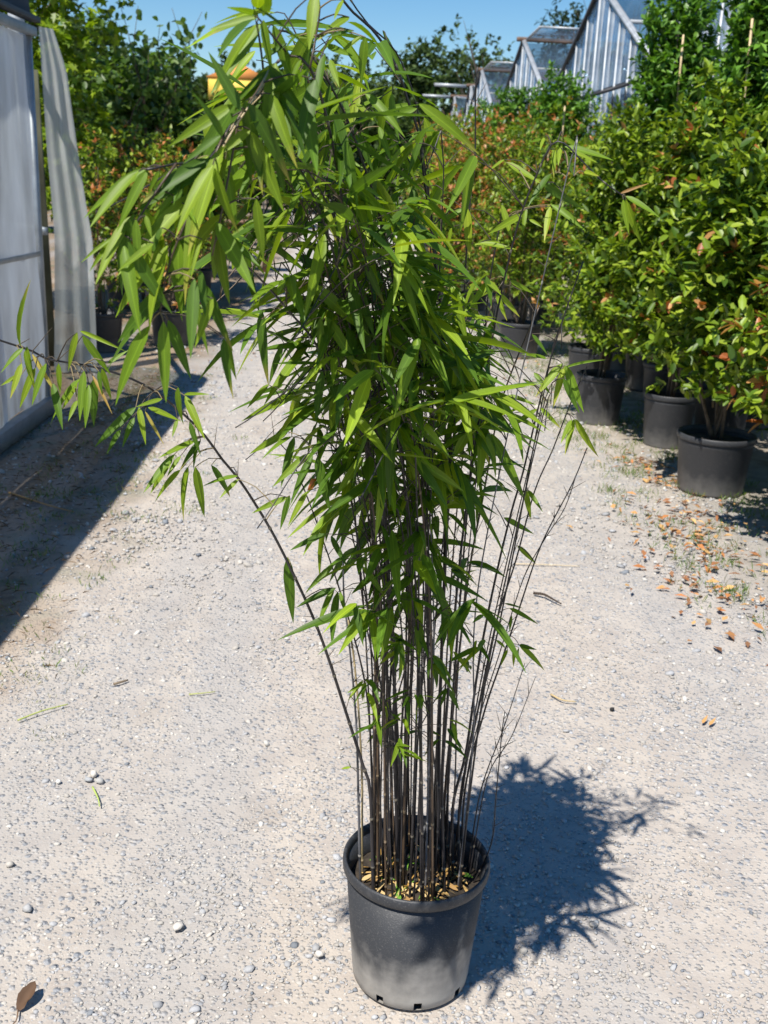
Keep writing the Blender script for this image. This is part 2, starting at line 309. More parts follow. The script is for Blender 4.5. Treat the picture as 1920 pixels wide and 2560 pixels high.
# ------------------------------------------------------------------ ground
def ground_mat():
    m, n, l, p = new_mat('gravel_path')
    tc = n.new('ShaderNodeTexCoord'); ob = tc.outputs['Object']
    def noise(s, d=6, r=.55):
        z = n.new('ShaderNodeTexNoise'); z.inputs['Scale'].default_value = s; z.inputs['Detail'].default_value = d; z.inputs['Roughness'].default_value = r; l.new(ob, z.inputs['Vector']); return z.outputs['Fac']
    def vor(s, feat='F1'):
        v = n.new('ShaderNodeTexVoronoi'); v.inputs['Scale'].default_value = s; v.feature = feat; l.new(ob, v.inputs['Vector']); return v
    def mr(x, a, b, c=0, d=1):
        q = n.new('ShaderNodeMapRange'); q.inputs[1].default_value = a; q.inputs[2].default_value = b; q.inputs[3].default_value = c; q.inputs[4].default_value = d; l.new(x, q.inputs[0]); return q.outputs[0]
    def mix(f, a, b):
        q = n.new('ShaderNodeMix'); q.data_type = 'RGBA'
        for k, s in ((0, f), (6, a), (7, b)):
            if isinstance(s, tuple): q.inputs[k].default_value = (*s, 1)
            elif isinstance(s, float): q.inputs[k].default_value = s
            else: l.new(s, q.inputs[k])
        return q.outputs[2]
    def math_(op, a, b=None):
        q = n.new('ShaderNodeMath'); q.operation = op; q.use_clamp = False
        for k, s in enumerate((a, b)):
            if s is None: continue
            if isinstance(s, (int, float)): q.inputs[k].default_value = s
            else: l.new(s, q.inputs[k])
        return q.outputs[0]
    va = vor(95); vb = vor(48)
    sepA = n.new('ShaderNodeSeparateColor'); l.new(va.outputs['Color'], sepA.inputs[0])
    sepB = n.new('ShaderNodeSeparateColor'); l.new(vb.outputs['Color'], sepB.inputs[0])
    big = noise(1.1, 5); mid = noise(7, 6)
    dust = mix(mr(mid, .35, .68), (.46, .41, .355), (.365, .32, .28))
    stoneA = mix(sepA.outputs[0], (.235, .24, .25), (.49, .46, .42))
    stoneB = mix(sepB.outputs[0], (.24, .26, .29), (.50, .47, .44))
    inA = math_('MULTIPLY', mr(va.outputs['Distance'], .50, .40), mr(sepA.outputs[1], .25, .35))
    inB = math_('MULTIPLY', mr(vb.outputs['Distance'], .42, .34), mr(sepB.outputs[2], .72, .76))
    cov = mr(big, .3, .65, .5, 1.0)
    inA2 = math_('MULTIPLY', inA, cov)
    c = mix(inA2, dust, stoneA); c = mix(inB, c, stoneB)
    # earth along the left-hand shed and under the shrub row on the right
    sx = n.new('ShaderNodeSeparateXYZ'); l.new(ob, sx.inputs[0])
    wob = math_('MULTIPLY_ADD', noise(1.7, 6)); wob = wob
    ed = n.new('ShaderNodeMath'); ed.operation = 'MULTIPLY_ADD'; ed.inputs[1].default_value = .9; ed.inputs[2].default_value = -.45; l.new(noise(1.7, 6), ed.inputs[0])
    left = math_('ADD', math_('MULTIPLY', sx.outputs[0], -1.0), ed.outputs[0]); mL = mr(left, .95, 1.35)
    right = math_('ADD', sx.outputs[0], ed.outputs[0]); mR = mr(right, 1.75, 2.2)
    # the row drifts: only where there are pots (near part of the path)
    earth = mix(mr(noise(26, 8), .35, .65), (.15, .09, .045), (.27, .18, .10))
    moss = mix(mr(noise(4, 7), .52, .66), earth, (.075, .085, .03))
    c = mix(math_('MULTIPLY', mL, .95), c, moss)
    earthR = mix(mr(noise(9, 8), .35, .65), (.17, .14, .10), (.33, .285, .225))
    c = mix(mR, c, earthR)
    # bigger damp/dusty patches
    c2 = mix(mr(noise(.55, 4), .42, .62, 0, .22), c, (.44, .40, .36))
    mpy = n.new('ShaderNodeMapping'); mpy.inputs['Scale'].default_value = (2.4, .16, 1); l.new(ob, mpy.inputs[0])
    bn = n.new('ShaderNodeTexNoise'); bn.inputs['Scale'].default_value = 1.0; bn.inputs['Detail'].default_value = 5; l.new(mpy.outputs[0], bn.inputs['Vector'])
    c2 = mix(mr(bn.outputs['Fac'], .46, .62, 0, .45), c2, (.34, .335, .33)); c2 = mix(mr(bn.outputs['Fac'], .46, .34, 0, .4), c2, (.46, .40, .33))
    c2 = mix(mr(noise(2.6, 7), .60, .72, 0, .35), c2, (.27, .225, .18))
    l.new(c2, p.inputs['Base Color'])
    p.inputs['Roughness'].default_value = .95; p.inputs['Specular IOR Level'].default_value = .15
    hA = math_('MULTIPLY', math_('MULTIPLY', mr(va.outputs['Distance'], .5, .15), mr(sepA.outputs[1], .35, .45)), .6)
    hB = math_('MULTIPLY', mr(vb.outputs['Distance'], .45, .15), mr(sepB.outputs[2], .72, .76))
    h = math_('ADD', math_('ADD', hA, hB), math_('MULTIPLY', noise(160, 4), .35))
    h = math_('ADD', h, math_('MULTIPLY', noise(14, 5), .9))
    bp = n.new('ShaderNodeBump'); bp.inputs['Strength'].default_value = .9; bp.inputs['Distance'].default_value = .006; l.new(h, bp.inputs['Height']); l.new(bp.outputs[0], p.inputs['Normal'])
    return m
# one sheet, finer near the camera with a gentle unevenness
def hgt(x, y):
    return 0.006*np.sin(x*2.1+.7)*np.cos(y*1.3) + 0.004*np.sin(x*5.3+y*3.1) - 0.006
gx = np.concatenate([[-250, -60, -20, -8], np.arange(-5, 6.01, .12), [9, 20, 60, 250]]); gy = np.concatenate([[-60, -15, -4], np.arange(-1, 16, .12), [18, 22, 30, 45, 70, 120, 400]])
GX, GY = np.meshgrid(gx, gy); GZ = hgt(GX, GY)*np.clip(1-np.abs(GY-5)/14, 0, 1) 
GZ = np.minimum(GZ, 0.0)
nx, ny = len(gx), len(gy); ii = np.arange(nx-1)[None, :]+np.arange(ny-1)[:, None]*nx
me = mesh_np('ground', np.stack([GX, GY, GZ], -1).reshape(-1, 3), np.stack([ii, ii+1, ii+nx+1, ii+nx], -1).reshape(-1, 4), ground_mat(), smooth=True)
setp(obj('ground', me), 'pale grey gravel yard track with earth along both sides', kind='structure')

# ------------------------------------------------------------------ loose gravel (uncountable)
ICO_V = None
def ico():
    p = (1+5**.5)/2
    V = np.array([(-1, p, 0), (1, p, 0), (-1, -p, 0), (1, -p, 0), (0, -1, p), (0, 1, p), (0, -1, -p), (0, 1, -p), (p, 0, -1), (p, 0, 1), (-p, 0, -1), (-p, 0, 1)], float)
    V /= np.linalg.norm(V[0])
    F = np.array([(0, 11, 5), (0, 5, 1), (0, 1, 7), (0, 7, 10), (0, 10, 11), (1, 5, 9), (5, 11, 4), (11, 10, 2), (10, 7, 6), (7, 1, 8), (3, 9, 4), (3, 4, 2), (3, 2, 6), (3, 6, 8), (3, 8, 9), (4, 9, 5), (2, 4, 11), (6, 2, 10), (8, 6, 7), (9, 8, 1)])
    return V, F
ICO_V, ICO_F = ico()
def stones_geo(P, S, cols):
    n = len(P); V = ICO_V[None]*(1+rng.uniform(-.32, .26, (n, 12, 1)))
    V = V*(S[:, None, None]*np.stack([rng.uniform(.75, 1.35, n), rng.uniform(.7, 1.1, n), rng.uniform(.4, .75, n)], -1)[:, None, :])
    a = rng.uniform(0, 6.283, n); ca, sa = np.cos(a)[:, None], np.sin(a)[:, None]
    tl = rng.uniform(-.35, .35, (n, 1)); x, y, z = V[..., 0], V[..., 1], V[..., 2]
    z2 = z + x*tl; V = np.stack([x*ca-y*sa, x*sa+y*ca, z2], -1) + P[:, None, :]
    F = (ICO_F[None]+(np.arange(n)*12)[:, None, None]).reshape(-1, 3)
    return V.reshape(-1, 3), F, np.repeat(cols, 12, axis=0)
def stone_cols(n):
    k = rng.random(n)[:, None]; g = rng.uniform(.8, 1.2, (n, 1))
    c = np.where(k < .45, np.array([[.355, .355, .36]]), np.where(k < .8, np.array([[.43, .40, .36]]), np.where(k < .95, np.array([[.50, .475, .435]]), np.array([[.19, .205, .225]]))))
    return np.clip(c*g, 0, .7)
N = 125000
r = np.exp(rng.uniform(math.log(1.0), math.log(13.0), N)); th = rng.uniform(-.62, .66, N)
X = r*np.sin(th); Y = r*np.cos(th)
def vn(x, y, s, o):      # cheap smooth noise for clumping
    return np.sin(x*s+o)*np.cos(y*s*1.13-o*2)+.6*np.sin(x*s*2.3-y*s*1.7+o*3)
keep = (rng.random(N) < np.clip(.5+.28*vn(X, Y, 3.1, 1.0)+.22*vn(X, Y, 9.7, 2.0), .08, 1)) & (X > -2.0) & (X < 2.3) & ((X > -1.15) | (rng.random(N) < .3)) & (((X-.21)**2+(Y-2.0)**2) > .135**2)
X, Y, r = X[keep], Y[keep], r[keep]; n = len(X)
S = np.exp(rng.normal(math.log(.0036), .45, n)); S = np.clip(S, .0024, .015)*np.clip(r/3.2, .9, 2.4)
V, F, T = stones_geo(np.stack([X, Y, hgt(X, Y)*.5+S*.12-.002], -1), S, stone_cols(n))
o = obj('gravel', mesh_np('gravel', V, F, M_STONE, T)); setp(o, 'loose pale grey gravel scattered over the track', 'gravel', kind='stuff')

# ------------------------------------------------------------------ polytunnel on the left
TX = -2.0
def tun(y): return -2.0 + 0.026*(y-7.5)         # the wall runs almost parallel to the track
t = thing('polytunnel', (TX, 4.0, 0), 'film clad polytunnel with milky side sheets beside the gravel track', 'greenhouse')
WT = 2.45; Y0, Y1 = -3.0, 7.5
def wallsheet(z0f, z1f, nm):
    ny_, nz_ = 60, 14; ys = np.linspace(Y0, Y1-.045, ny_); V = []
    for y in ys:
        a, b = z0f(y), z1f(y)
        for k in range(nz_):
            z = a+(b-a)*k/(nz_-1); V.append((tun(y)+.012*math.sin(y*4.3+z*2)+.008*math.sin(y*9-z*5), y, z))
    i = (np.arange(ny_-1)*nz_)[:, None]+np.arange(nz_-1)[None, :]
    return part(nm, np.array(V), np.stack([i, i+nz_, i+nz_+1, i+1], -1).reshape(-1, 4), M_FILM, t, smooth=True)
seam = lambda y: 1.06 + .012*(Y1-y)
wallsheet(lambda y: .12, lambda y: seam(y)+.02, 'lower_film_sheet'); 
V = None
wallsheet(lambda y: seam(y)+.03, lambda y: WT-.03, 'upper_film_sheet')
part('seam_batten', *beam((tun(Y0)+.018, Y0, seam(Y0)+.025), (tun(Y1)+.018, Y1-.05, seam(Y1)+.025), .012, .03), M_ALU, t)
part('corner_post', *beam((tun(Y1)+.005, Y1, 0), (tun(Y1)-.005, Y1, WT+.02), .045, .04, (0, 1, 0)), M_STEEL, t)
part('base_rail', *beam((tun(Y0)+.02, Y0, .06), (tun(Y1)+.02, Y1, .06), .07, .11), M_STEEL, t)
part('top_rail', *beam((tun(Y0)+.02, Y0, WT), (tun(Y1)+.02, Y1+.03, WT), .06, .05), M_STEEL, t)
part('gutter_lip', *beam((tun(Y0)+.05, Y0, WT+.07), (tun(Y1)+.05, Y1+.03, WT+.07), .05, .03), M_DARKBAR, t)
# curved dark roof
V = []; ny_, na_ = 16, 14
for y in np.linspace(Y0, Y1+.02, ny_):
    for k in range(na_):
        a = k/(na_-1)*math.pi*.5; V.append((tun(y)+.02-2.2*(1-math.cos(a)), y, WT+.05+1.6*math.sin(a)))
i = (np.arange(ny_-1)*na_)[:, None]+np.arange(na_-1)[None, :]
Q = np.stack([i, i+na_, i+na_+1, i+1], -1); part('eave_netting', np.array(V), Q[:, :6].reshape(-1, 4), M_ROOFDARK, t, smooth=True); part('roof_film', np.array(V), Q[:, 6:].reshape(-1, 4), M_ROOFFILM, t, smooth=True)
# steel hoops inside, visible faintly
for y in (0.5, 2.5, 4.5, 6.5):
    part('hoop_post', *beam((TX-.12, y, 0), (TX-.12, y, WT), .05, .05, (0, 1, 0)), M_STEEL, t)
# far end: open doorway with a rail and a loose film curtain
part('end_post', *beam((-2.42, 8.95, 0), (-2.5, 8.95, 2.62), .06, .06, (0, 1, 0)), M_STEEL, t)
part('end_rail', *beam((tun(Y1), Y1, WT-.03), (-2.5, 8.95, 2.6), .05, .05), M_STEEL, t)
part('cross_rail', *beam((-2.6, 8.2, 1.25), (-1.98, 7.62, 1.22), .03, .05), M_ALU, t)
part('cross_rail', *beam((-3.6, 8.9, 1.12), (-2.42, 8.9, 1.12), .04, .06), M_STEEL, t)
part('gap_darkening_board', *slab([(-4.2, 9.3, 0), (-2.38, 9.3, 0), (-2.42, 9.3, 2.35), (-4.2, 9.3, 2.35)], .03), plain('olive_sheet', (.10, .10, .06), .8, noise=.5, nscale=3), t)  # board added behind the curtain gap to make it look dark
V = []; nr, nc = 26, 22
for k in range(nr):
    z = .01+2.62*k/(nr-1); f = k/(nr-1)
    pxl = np.interp(f, [0, .4, .49, .66, .95, 1], [134, 135, 130, 116, 100, 96]); pxr = np.interp(f, [0, .15, .41, .49, .66, .89, 1], [236, 232, 223, 210, 186, 157, 123])
    yy = 8.93
    hz = 432-.045*(960-180); py = hz + (CAMH-z)*2840/yy
    xl = atY(pxl, py, yy)[0]; xr = atY(pxr, py, yy)[0]
    for j in range(nc):
        s = j/(nc-1); amp = .03*min(1, 2*s)*(1-.5*f)
        V.append((xl+(xr-xl)*s, yy+.02+amp*math.sin(s*17+f*1.5)+.12*s, z))
i = (np.arange(nr-1)*nc)[:, None]+np.arange(nc-1)[None, :]
cu = part('film_curtain', np.array(V), np.stack([i, i+1, i+nc+1, i+nc], -1).reshape(-1, 4), M_CURTAIN, t, smooth=True)
cu['label'] = 'loose folded film curtain hanging at the open end'
V, F = lathe([(.0, -.05), (.045, -.05), (.06, -.02), (.06, .03), (.035, .06), (0, .06)], 14)
part('end_cap', V*np.array([1, 1, 1.2])+np.array([-2.44, 8.85, 2.66]), F, M_ALU, t, smooth=True)

# ------------------------------------------------------------------ glasshouses on the right
def glasshouse(root, XG, bays, hs, ze, zr, length, dx, open_bays=()):
    for bi, yc in enumerate(bays):
        def roofz(y): return zr-(zr-ze)*abs(y-yc)/hs
        nb = int(round(2*hs/.77)); ys = np.linspace(yc-hs, yc+hs, nb+1)
        rail = ze-.05
        for k, y in enumerate(ys):
            big = k in (0, nb) or k == nb//2
            part('glazing_bar', *beam((XG, y, 0), (XG, y, roofz(y)-.03), (.035 if not big else .075), .03, (1, 0, 0)), M_ALU, root)
        part('gable_rail', *beam((XG+.03, yc-hs, rail), (XG+.03, yc+hs, rail), .04, .06), M_DARKBAR, root)
        part('gable_rafter', *beam((XG-.01, yc-hs, ze), (XG-.01, yc, zr), .05, .05), M_ALU, root)
        part('gable_rafter', *beam((XG-.01, yc+hs, ze), (XG-.01, yc+.0, zr), .07, .07), M_DARKBAR, root)
        for k in range(nb):
            a, b = ys[k]+.02, ys[k+1]-.02
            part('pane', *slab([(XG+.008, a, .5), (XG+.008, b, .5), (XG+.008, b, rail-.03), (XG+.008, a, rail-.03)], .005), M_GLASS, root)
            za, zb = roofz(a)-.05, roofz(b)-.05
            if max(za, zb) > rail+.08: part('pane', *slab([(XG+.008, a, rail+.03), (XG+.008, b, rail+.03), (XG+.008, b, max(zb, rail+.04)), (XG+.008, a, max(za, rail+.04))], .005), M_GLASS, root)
        part('ridge_beam', *beam((XG-.15, yc, zr+.03), (XG+length, yc, zr+.03), .10, .09), M_RUST, root)
        for s in (-1, 1):
            part('gutter', *beam((XG-.05, yc+s*(hs-.0), ze-.02+.003*s), (XG+length, yc+s*(hs-.0), ze-.02+.003*s), .16, .09), M_STEEL, root)
        nxs = int(length/dx)
        for s in (-1, 1):
            pe = lambda x, f: np.array((x, yc+s*hs*(1-f), ze+(zr-ze)*f+.02))
            for k in range(nxs+1):
                x = XG+.02+k*dx
                part('roof_bar', *beam(pe(x, 0), pe(x, 1), .05, .05), M_ALU, root)
            if s == 1:
                for k in range(nxs):
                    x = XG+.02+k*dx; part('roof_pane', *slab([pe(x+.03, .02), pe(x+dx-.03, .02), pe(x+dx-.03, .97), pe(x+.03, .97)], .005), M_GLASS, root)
                continue
            part('roof_purlin', *beam(pe(XG, .55)-np.array((0, 0, .05)), pe(XG+length, .55)-np.array((0, 0, .05)), .05, .05), M_ALU, root)
            for k in range(nxs):
                x = XG+.02+k*dx
                vent = (k % 3 == 0)
                missing = bi in open_bays and k < 2
                if not missing:
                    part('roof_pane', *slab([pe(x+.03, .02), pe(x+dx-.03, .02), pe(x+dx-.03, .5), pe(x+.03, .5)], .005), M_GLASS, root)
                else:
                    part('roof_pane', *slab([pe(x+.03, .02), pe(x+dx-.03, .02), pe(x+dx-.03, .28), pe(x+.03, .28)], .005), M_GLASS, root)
                if vent:     # a ridge vent propped open
                    hinge = pe(x, .97); e = pe(x, .56)-hinge; ang = math.radians(24)
                    ca, sa = math.cos(ang), math.sin(ang); e2 = np.array((0, e[1]*ca+e[2]*sa*s*-1*-1*0 - 0, 0))
                    ln = np.linalg.norm(e); base = math.atan2(e[2], e[1]*s); na = base+ang
                    e2 = np.array((0, s*ln*math.cos(na), ln*math.sin(na)))
                    q = [hinge+np.array((.04, 0, .05)), hinge+np.array((dx-.04, 0, .05))]; q += [q[1]+e2, q[0]+e2]
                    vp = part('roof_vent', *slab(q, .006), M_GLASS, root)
                    for a_, b_ in ((0, 3), (1, 2), (3, 2)):
                        part('vent_frame', *beam(q[a_], q[b_], .045, .035), M_ALU, vp)
                    m0 = (q[2]+q[3])/2; part('vent_stay', *beam(m0, pe(x+dx/2, .45), .02, .02), M_DARKBAR, vp)
                elif not missing:
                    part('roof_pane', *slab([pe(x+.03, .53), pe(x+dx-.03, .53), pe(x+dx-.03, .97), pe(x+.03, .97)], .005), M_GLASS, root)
        # inner truss
        for x in (XG+1.5, XG+4.5):
            part('tie_rod', *beam((x, yc-hs, ze+.02), (x, yc+hs, ze+.02), .04, .04), M_STEEL, root)
            part('truss_strut', *beam((x, yc-hs*.5, ze+.02), (x, yc, zr-.1), .03, .03), M_STEEL, root)
            part('truss_strut', *beam((x, yc+hs*.5, ze+.02), (x, yc, zr-.1), .03, .03), M_STEEL, root)
g1 = thing('glasshouse', (4.0, 18.0, 0), 'long aluminium glasshouse with a row of peaked glazed gables behind the shrubs', 'greenhouse')
glasshouse(g1, 4.0, [10.95, 18.65, 26.35, 34.05], 3.84, 3.1, 4.65, 9.0, 1.5, open_bays=(1,))
fl = part('gable_flap', *slab([(3.97, 16.1, 3.02), (3.97, 17.6, 3.02), (3.5, 17.6, 2.86), (3.5, 16.1, 2.86)], .05), M_DARKBAR, g1); fl['label'] = 'dark flap propped out from the gable'
g2 = thing('glasshouse', (4.5, 44.0, 0), 'smaller low glasshouse of narrow bays at the far end of the yard', 'greenhouse')
glasshouse(g2, 4.5, [41.3, 47.2], 2.9, 3.1, 4.75, 6.0, 1.5)
for yc in (41.3, 47.2): part('ridge_overhang', *beam((3.2, yc, 4.74), (4.33, yc, 4.74), .1, .1), M_ALU, g2)

# ------------------------------------------------------------------ nursery pots and shrubs
def pot_meshes():
    prof = [(.0, .012), (.80, .012), (.80, 0), (.815, 0), (.83, .03), (.945, .80), (.955, .80), (.96, .88), (.985, .90), (.985, .985), (1.0, .99), (1.0, 1.05), (.985, 1.065), (.955, 1.06), (.94, 1.0), (.90, .6), (0, .6)]
    return prof
def make_pot(loc, rr, hh, label, group=None, soil=True, name='plant_pot'):
    t = thing(name, loc, label, 'pot', group)
    wall = [(.80, 0), (.815, 0), (.83, .03), (.94, .82), (.95, .835), (.955, .93), (.93, .93), (.90, .6)]
    V, F = lathe([(0, .03)]+wall, 40); V = V*np.array([rr, rr, hh])+np.array(loc)
    # shallow vertical flutes
    part('pot_wall', V, F, M_POT2, t, smooth=False)
    rim = [(.93, .90), (.985, .90), (1.0, .915), (1.0, .985), (.985, 1.0), (.955, 1.0), (.94, .985), (.93, .90)]
    V, F = lathe(rim, 40); part('rim', V*np.array([rr, rr, hh])+np.array(loc), F, M_POT2, t, smooth=True)
    V, F = disc(.925, .86, 24); V = V.copy(); V[:-1, 2] += rng.uniform(-.01, .01, 24); V[-1, 2] += .04
    part('soil', V*np.array([rr, rr, hh])+np.array(loc), F, M_SOIL, t, smooth=True)
    return t
PAL = dict(
    photinia=[(.15, .23, .012), (.20, .29, .016), (.09, .16, .012), (.27, .35, .03), (.055, .11, .012)],
    red=[(.36, .11, .03), (.46, .18, .06), (.30, .15, .03), (.52, .27, .10)],
    laurel=[(.08, .18, .02), (.11, .24, .024), (.055, .13, .016), (.15, .29, .03)],
    maple=[(.23, .32, .015), (.29, .38, .02), (.16, .25, .015), (.10, .17, .012)],
    hazel=[(.07, .13, .025), (.09, .165, .03), (.05, .095, .02), (.14, .22, .045)],
    far=[(.045, .075, .022), (.06, .10, .028), (.035, .058, .02), (.085, .13, .03)],
    conifer=[(.025, .05, .025), (.035, .065, .03), (.02, .04, .02)])
def pick(pal, n, jit=.18):
    p = np.array(pal)[rng.integers(0, len(pal), n)]; return np.clip(p*rng.uniform(1-jit, 1+jit, (n, 1)), 0.003, .8)
def crown_clusters(lobes, ncl, bias=.42):
    """cluster centres in a union of ellipsoids; returns positions and outward dirs"""
    lobes = np.array(lobes, float); vol = np.prod(lobes[:, 3:6], axis=1); k = rng.choice(len(lobes), ncl, p=vol/vol.sum())
    d = rdir(ncl); rr = rng.random(ncl)**bias
    wob = 1+.16*np.sin(d[:, 0]*5+k)+.12*np.sin(d[:, 2]*7+k*2)+.1*np.sin(d[:, 1]*9+k)
    P = lobes[k, :3]+d*lobes[k, 3:6]*(rr*wob)[:, None]
    return P, d
def foliage(lobes, ncl, per, L, W, pal, tmpl, red=0.0, upw=.5, spread=.9, redpal=None, bias=.42, droop=.0, gap=None):
    P, d = crown_clusters(lobes, ncl, bias)
    if gap is not None:
        k = gap(P); P, d = P[k], d[k]; ncl = len(P)
    ax = d*.7+np.array([0, 0, upw]); ax /= np.linalg.norm(ax, axis=1)[:, None]
    pos = np.repeat(P, per, 0); axr = np.repeat(ax, per, 0); n = len(pos)
    al = rng.uniform(0, 1, n); pos = pos + axr*(al*L*1.3)[:, None]
    ld = axr*rng.uniform(.15, .7, (n, 1))+rdir(n)*spread; ld[:, 2] -= droop
    nr = np.array([0, 0, 1.0])+rdir(n)*.65+axr*.4
    Ls = L*rng.uniform(.65, 1.2, n); Ws = W*rng.uniform(.75, 1.15, n)
    c = pick(pal, n)
    if red > 0:
        rc = np.repeat(rng.random(ncl) < red, per) & (al > .35)
        c[rc] = pick(redpal or PAL['red'], int(rc.sum()))
    return pos, ld, nr, Ls, Ws, c
def add_foliage(root, data, tmpl, mat, n_obj=0, meshcache={}):
    pos, ld, nr, Ls, Ws, c = data
    idx = np.arange(len(pos)); solo = np.array([], int)
    if n_obj:
        dist = np.linalg.norm(pos-CAM, axis=1); solo = idx[np.argsort(dist)[:n_obj]]; mask = np.ones(len(pos), bool); mask[solo] = False; idx = idx[mask]
    V, F, T = leaves_np(tmpl[0], tmpl[1], pos[idx], ld[idx], nr[idx], Ls[idx], Ws[idx], c[idx])
    part('foliage', V, F, mat, root, T, kind='stuff')
    for k in solo:
        cc = tuple(np.round(c[k]*12)/12*1.0) if False else None
        key = (id(tmpl), mat.name, int(rng.integers(0, 6)), bool(c[k][0] > c[k][1]))
        if key not in meshcache:
            meshcache[key] = mesh_np('leaf', tmpl[0], tmpl[1], mat, np.tile(c[k], (len(tmpl[0]), 1)))
        D = unit(ld[k]); X = unit(np.cross(D, nr[k])); Nn = np.cross(X, D)
        M = Matrix(((X[0]*Ws[k], D[0]*Ls[k], Nn[0]*Ls[k], 0), (X[1]*Ws[k], D[1]*Ls[k], Nn[1]*Ls[k], 0), (X[2]*Ws[k], D[2]*Ls[k], Nn[2]*Ls[k], 0), (0, 0, 0, 1)))
        o = bpy.data.objects.new('leaf', meshcache[key]); col.objects.link(o); o.parent = root
        M.translation = Vector(pos[k]-WL[root]); o.matrix_basis = M
def stems(root, base, targets, r0=.012, r1=.003, nm='stem', mat=None):
    for tg in targets:
        b = np.array(base)+np.array([rng.uniform(-.03, .03), rng.uniform(-.03, .03), 0]); tg = np.array(tg); m = b+(tg-b)*.5+rng.uniform(-.05, .05, 3)*np.array([1, 1, .4])
        p = spline([b, m, tg], .08); V, F = tube(p, np.linspace(r0, r1, len(p)), 6); part(nm, V, F, mat or M_BARK, root, smooth=True)
def shrub(x, y, potr, poth, z0, z1, rad, kind, label, potlabel, group=None, pgroup=None, ncl=700, per=8, L=.062, W=.030, red=.05, n_obj=0, tmpl=LEAF_S, cane=None, ncanes=0, name='potted_shrub'):
    make_pot((x, y, 0), potr, poth, potlabel, pgroup)
    zb = poth*.86
    t = thing(name, (x, y, zb), label, 'shrub', group)
    zm = (z0+z1)/2; hz = (z1-z0)/2; lobes = []
    nl = max(3, int((z1-z0)/.35))
    for k in range(nl):
        f = (k+.5)/nl; rr = rad*(1-.45*abs(f-.45)**1.2*1.6)
        lobes.append((x+rng.uniform(-.22, .22)*rad, y+rng.uniform(-.22, .22)*rad, z0+(z1-z0)*f, rr, rr, (z1-z0)/nl*(.7 if k == 0 else 1.0)))
    stems(t, (x, y, zb), [(l[0]+rng.uniform(-.5, .5)*l[3], l[1]+rng.uniform(-.5, .5)*l[3], l[2]+.1) for l in lobes for _ in range(2)], .011, .003)
    data = foliage(lobes, ncl, per, L, W, PAL[kind], tmpl, red=red)
    add_foliage(t, data, tmpl, M_SHRUB, n_obj)
    return t
RG = 'red tipped shrubs in black pots along the right of the track'; RPG = 'black pots along the right of the track'
# near row: (x, y, pot r, pot h, crown z0, z1, radius)
shrub(2.44, 5.02, .19, .34, .60, 1.45, .50, 'photinia', 'leafy shrub with coppery young leaves overhanging the corner past the widest ribbed pot', 'black pot of the coppery leaved shrub, hidden under its crown', red=.3, L=.08, W=.034, n_obj=150, ncl=800, tmpl=LEAF_R)
shrub(2.22, 6.06, .225, .34, .64, 1.75, .42, 'photinia', 'large leaved pale green shrub growing in the wide ribbed black pot', 'wide ribbed black pot with dusty rim beside orange fallen leaves', red=.03, L=.08, W=.038, n_obj=200, ncl=800, tmpl=LEAF_R)
shrub(2.27, 7.16, .18, .36, .66, 2.1, .46, 'photinia', 'tall feathery topped green shrub behind the wide ribbed pot', 'tall narrow black pot half hidden behind the wide ribbed pot', red=.05, L=.072, W=.032, n_obj=150, ncl=1150, tmpl=LEAF_R)
shrub(1.95, 7.82, .185, .36, .64, 1.95, .44, 'photinia', 'bushy green shrub with a slanting stem over a leaf shadowed pot', 'black pot with leaf shadows on its wall, third along the track edge', red=.05, L=.068, W=.03, n_obj=100, ncl=1050, tmpl=LEAF_R)
shrub(2.66, 8.55, .2, .34, .5, 2.1, .5, 'photinia', 'green shrub standing one row back behind the leaf shadowed pot', 'black pot one row back in deep shade behind the leaf shadowed pot', red=.1, L=.07, W=.03)
shrub(2.2, 9.3, .2, .34, .5, 2.0, .5, 'photinia', 'green shrub filling the dark gap between two sunlit pots', 'black pot in the dark gap between two sunlit pots', red=.1, L=.07, W=.03)
shrub(2.75, 10.2, .2, .34, .5, 2.1, .55, 'photinia', 'coppery topped shrub one row back, in front of the glasshouse bars', 'black pot one row back under the coppery topped shrub', red=.3, L=.07, W=.03)
shrub(1.82, 10.78, .215, .34, .68, 1.9, .48, 'photinia', 'green shrub with one pale trunk in a lone sunlit pot', 'sunlit black pot standing alone on green weeds by the track', red=.12, L=.07, W=.03)
shrub(1.98, 12.4, .2, .34, .5, 2.1, .5, 'photinia', 'coppery leaved shrub just beyond the lone sunlit pot', 'black pot just beyond the lone sunlit pot', red=.4, L=.07, W=.03)
shrub(1.42, 13.4, .2, .34, .5, 1.9, .45, 'photinia', 'coppery leaved shrub standing forward of the row onto the track', 'black pot standing forward of the row onto the track', red=.45, L=.07, W=.03)
for k, (x, y, zt) in enumerate([(1.8, 14.6, 2.3), (2.5, 13.2, 2.3), (1.7, 16.2, 2.3), (2.5, 15.4, 2.4), (1.9, 18.0, 2.4), (1.8, 20.2, 2.5), (2.6, 18.6, 2.5), (1.9, 22.5, 2.6), (2.0, 25.5, 2.6), (2.3, 29, 2.7)]):
    shrub(x, y, .2, .34, .4, zt, .6, 'photinia', 'coppery orange topped shrub in the far part of the right hand row', 'small looking black pot in the far part of the right hand row', group='coppery shrubs in the far right hand row', pgroup='pots in the far right hand row', red=.5 if k % 2 == 0 else .25, L=.085, W=.038, ncl=600, per=7)
for k, (x, y) in enumerate([(3.0, 5.6), (3.05, 6.6), (3.2, 7.9), (3.3, 9.4), (3.25, 10.9), (3.1, 12.2)]):
    shrub(x, y, .2, .34, .3, 1.95, .5, 'photinia', 'green shrub in the shaded back row against the glasshouse', 'black pot in the shaded back row against the glasshouse', group='shrubs of the shaded back row', pgroup='pots of the shaded back row', red=.06, L=.08, W=.035, ncl=600)
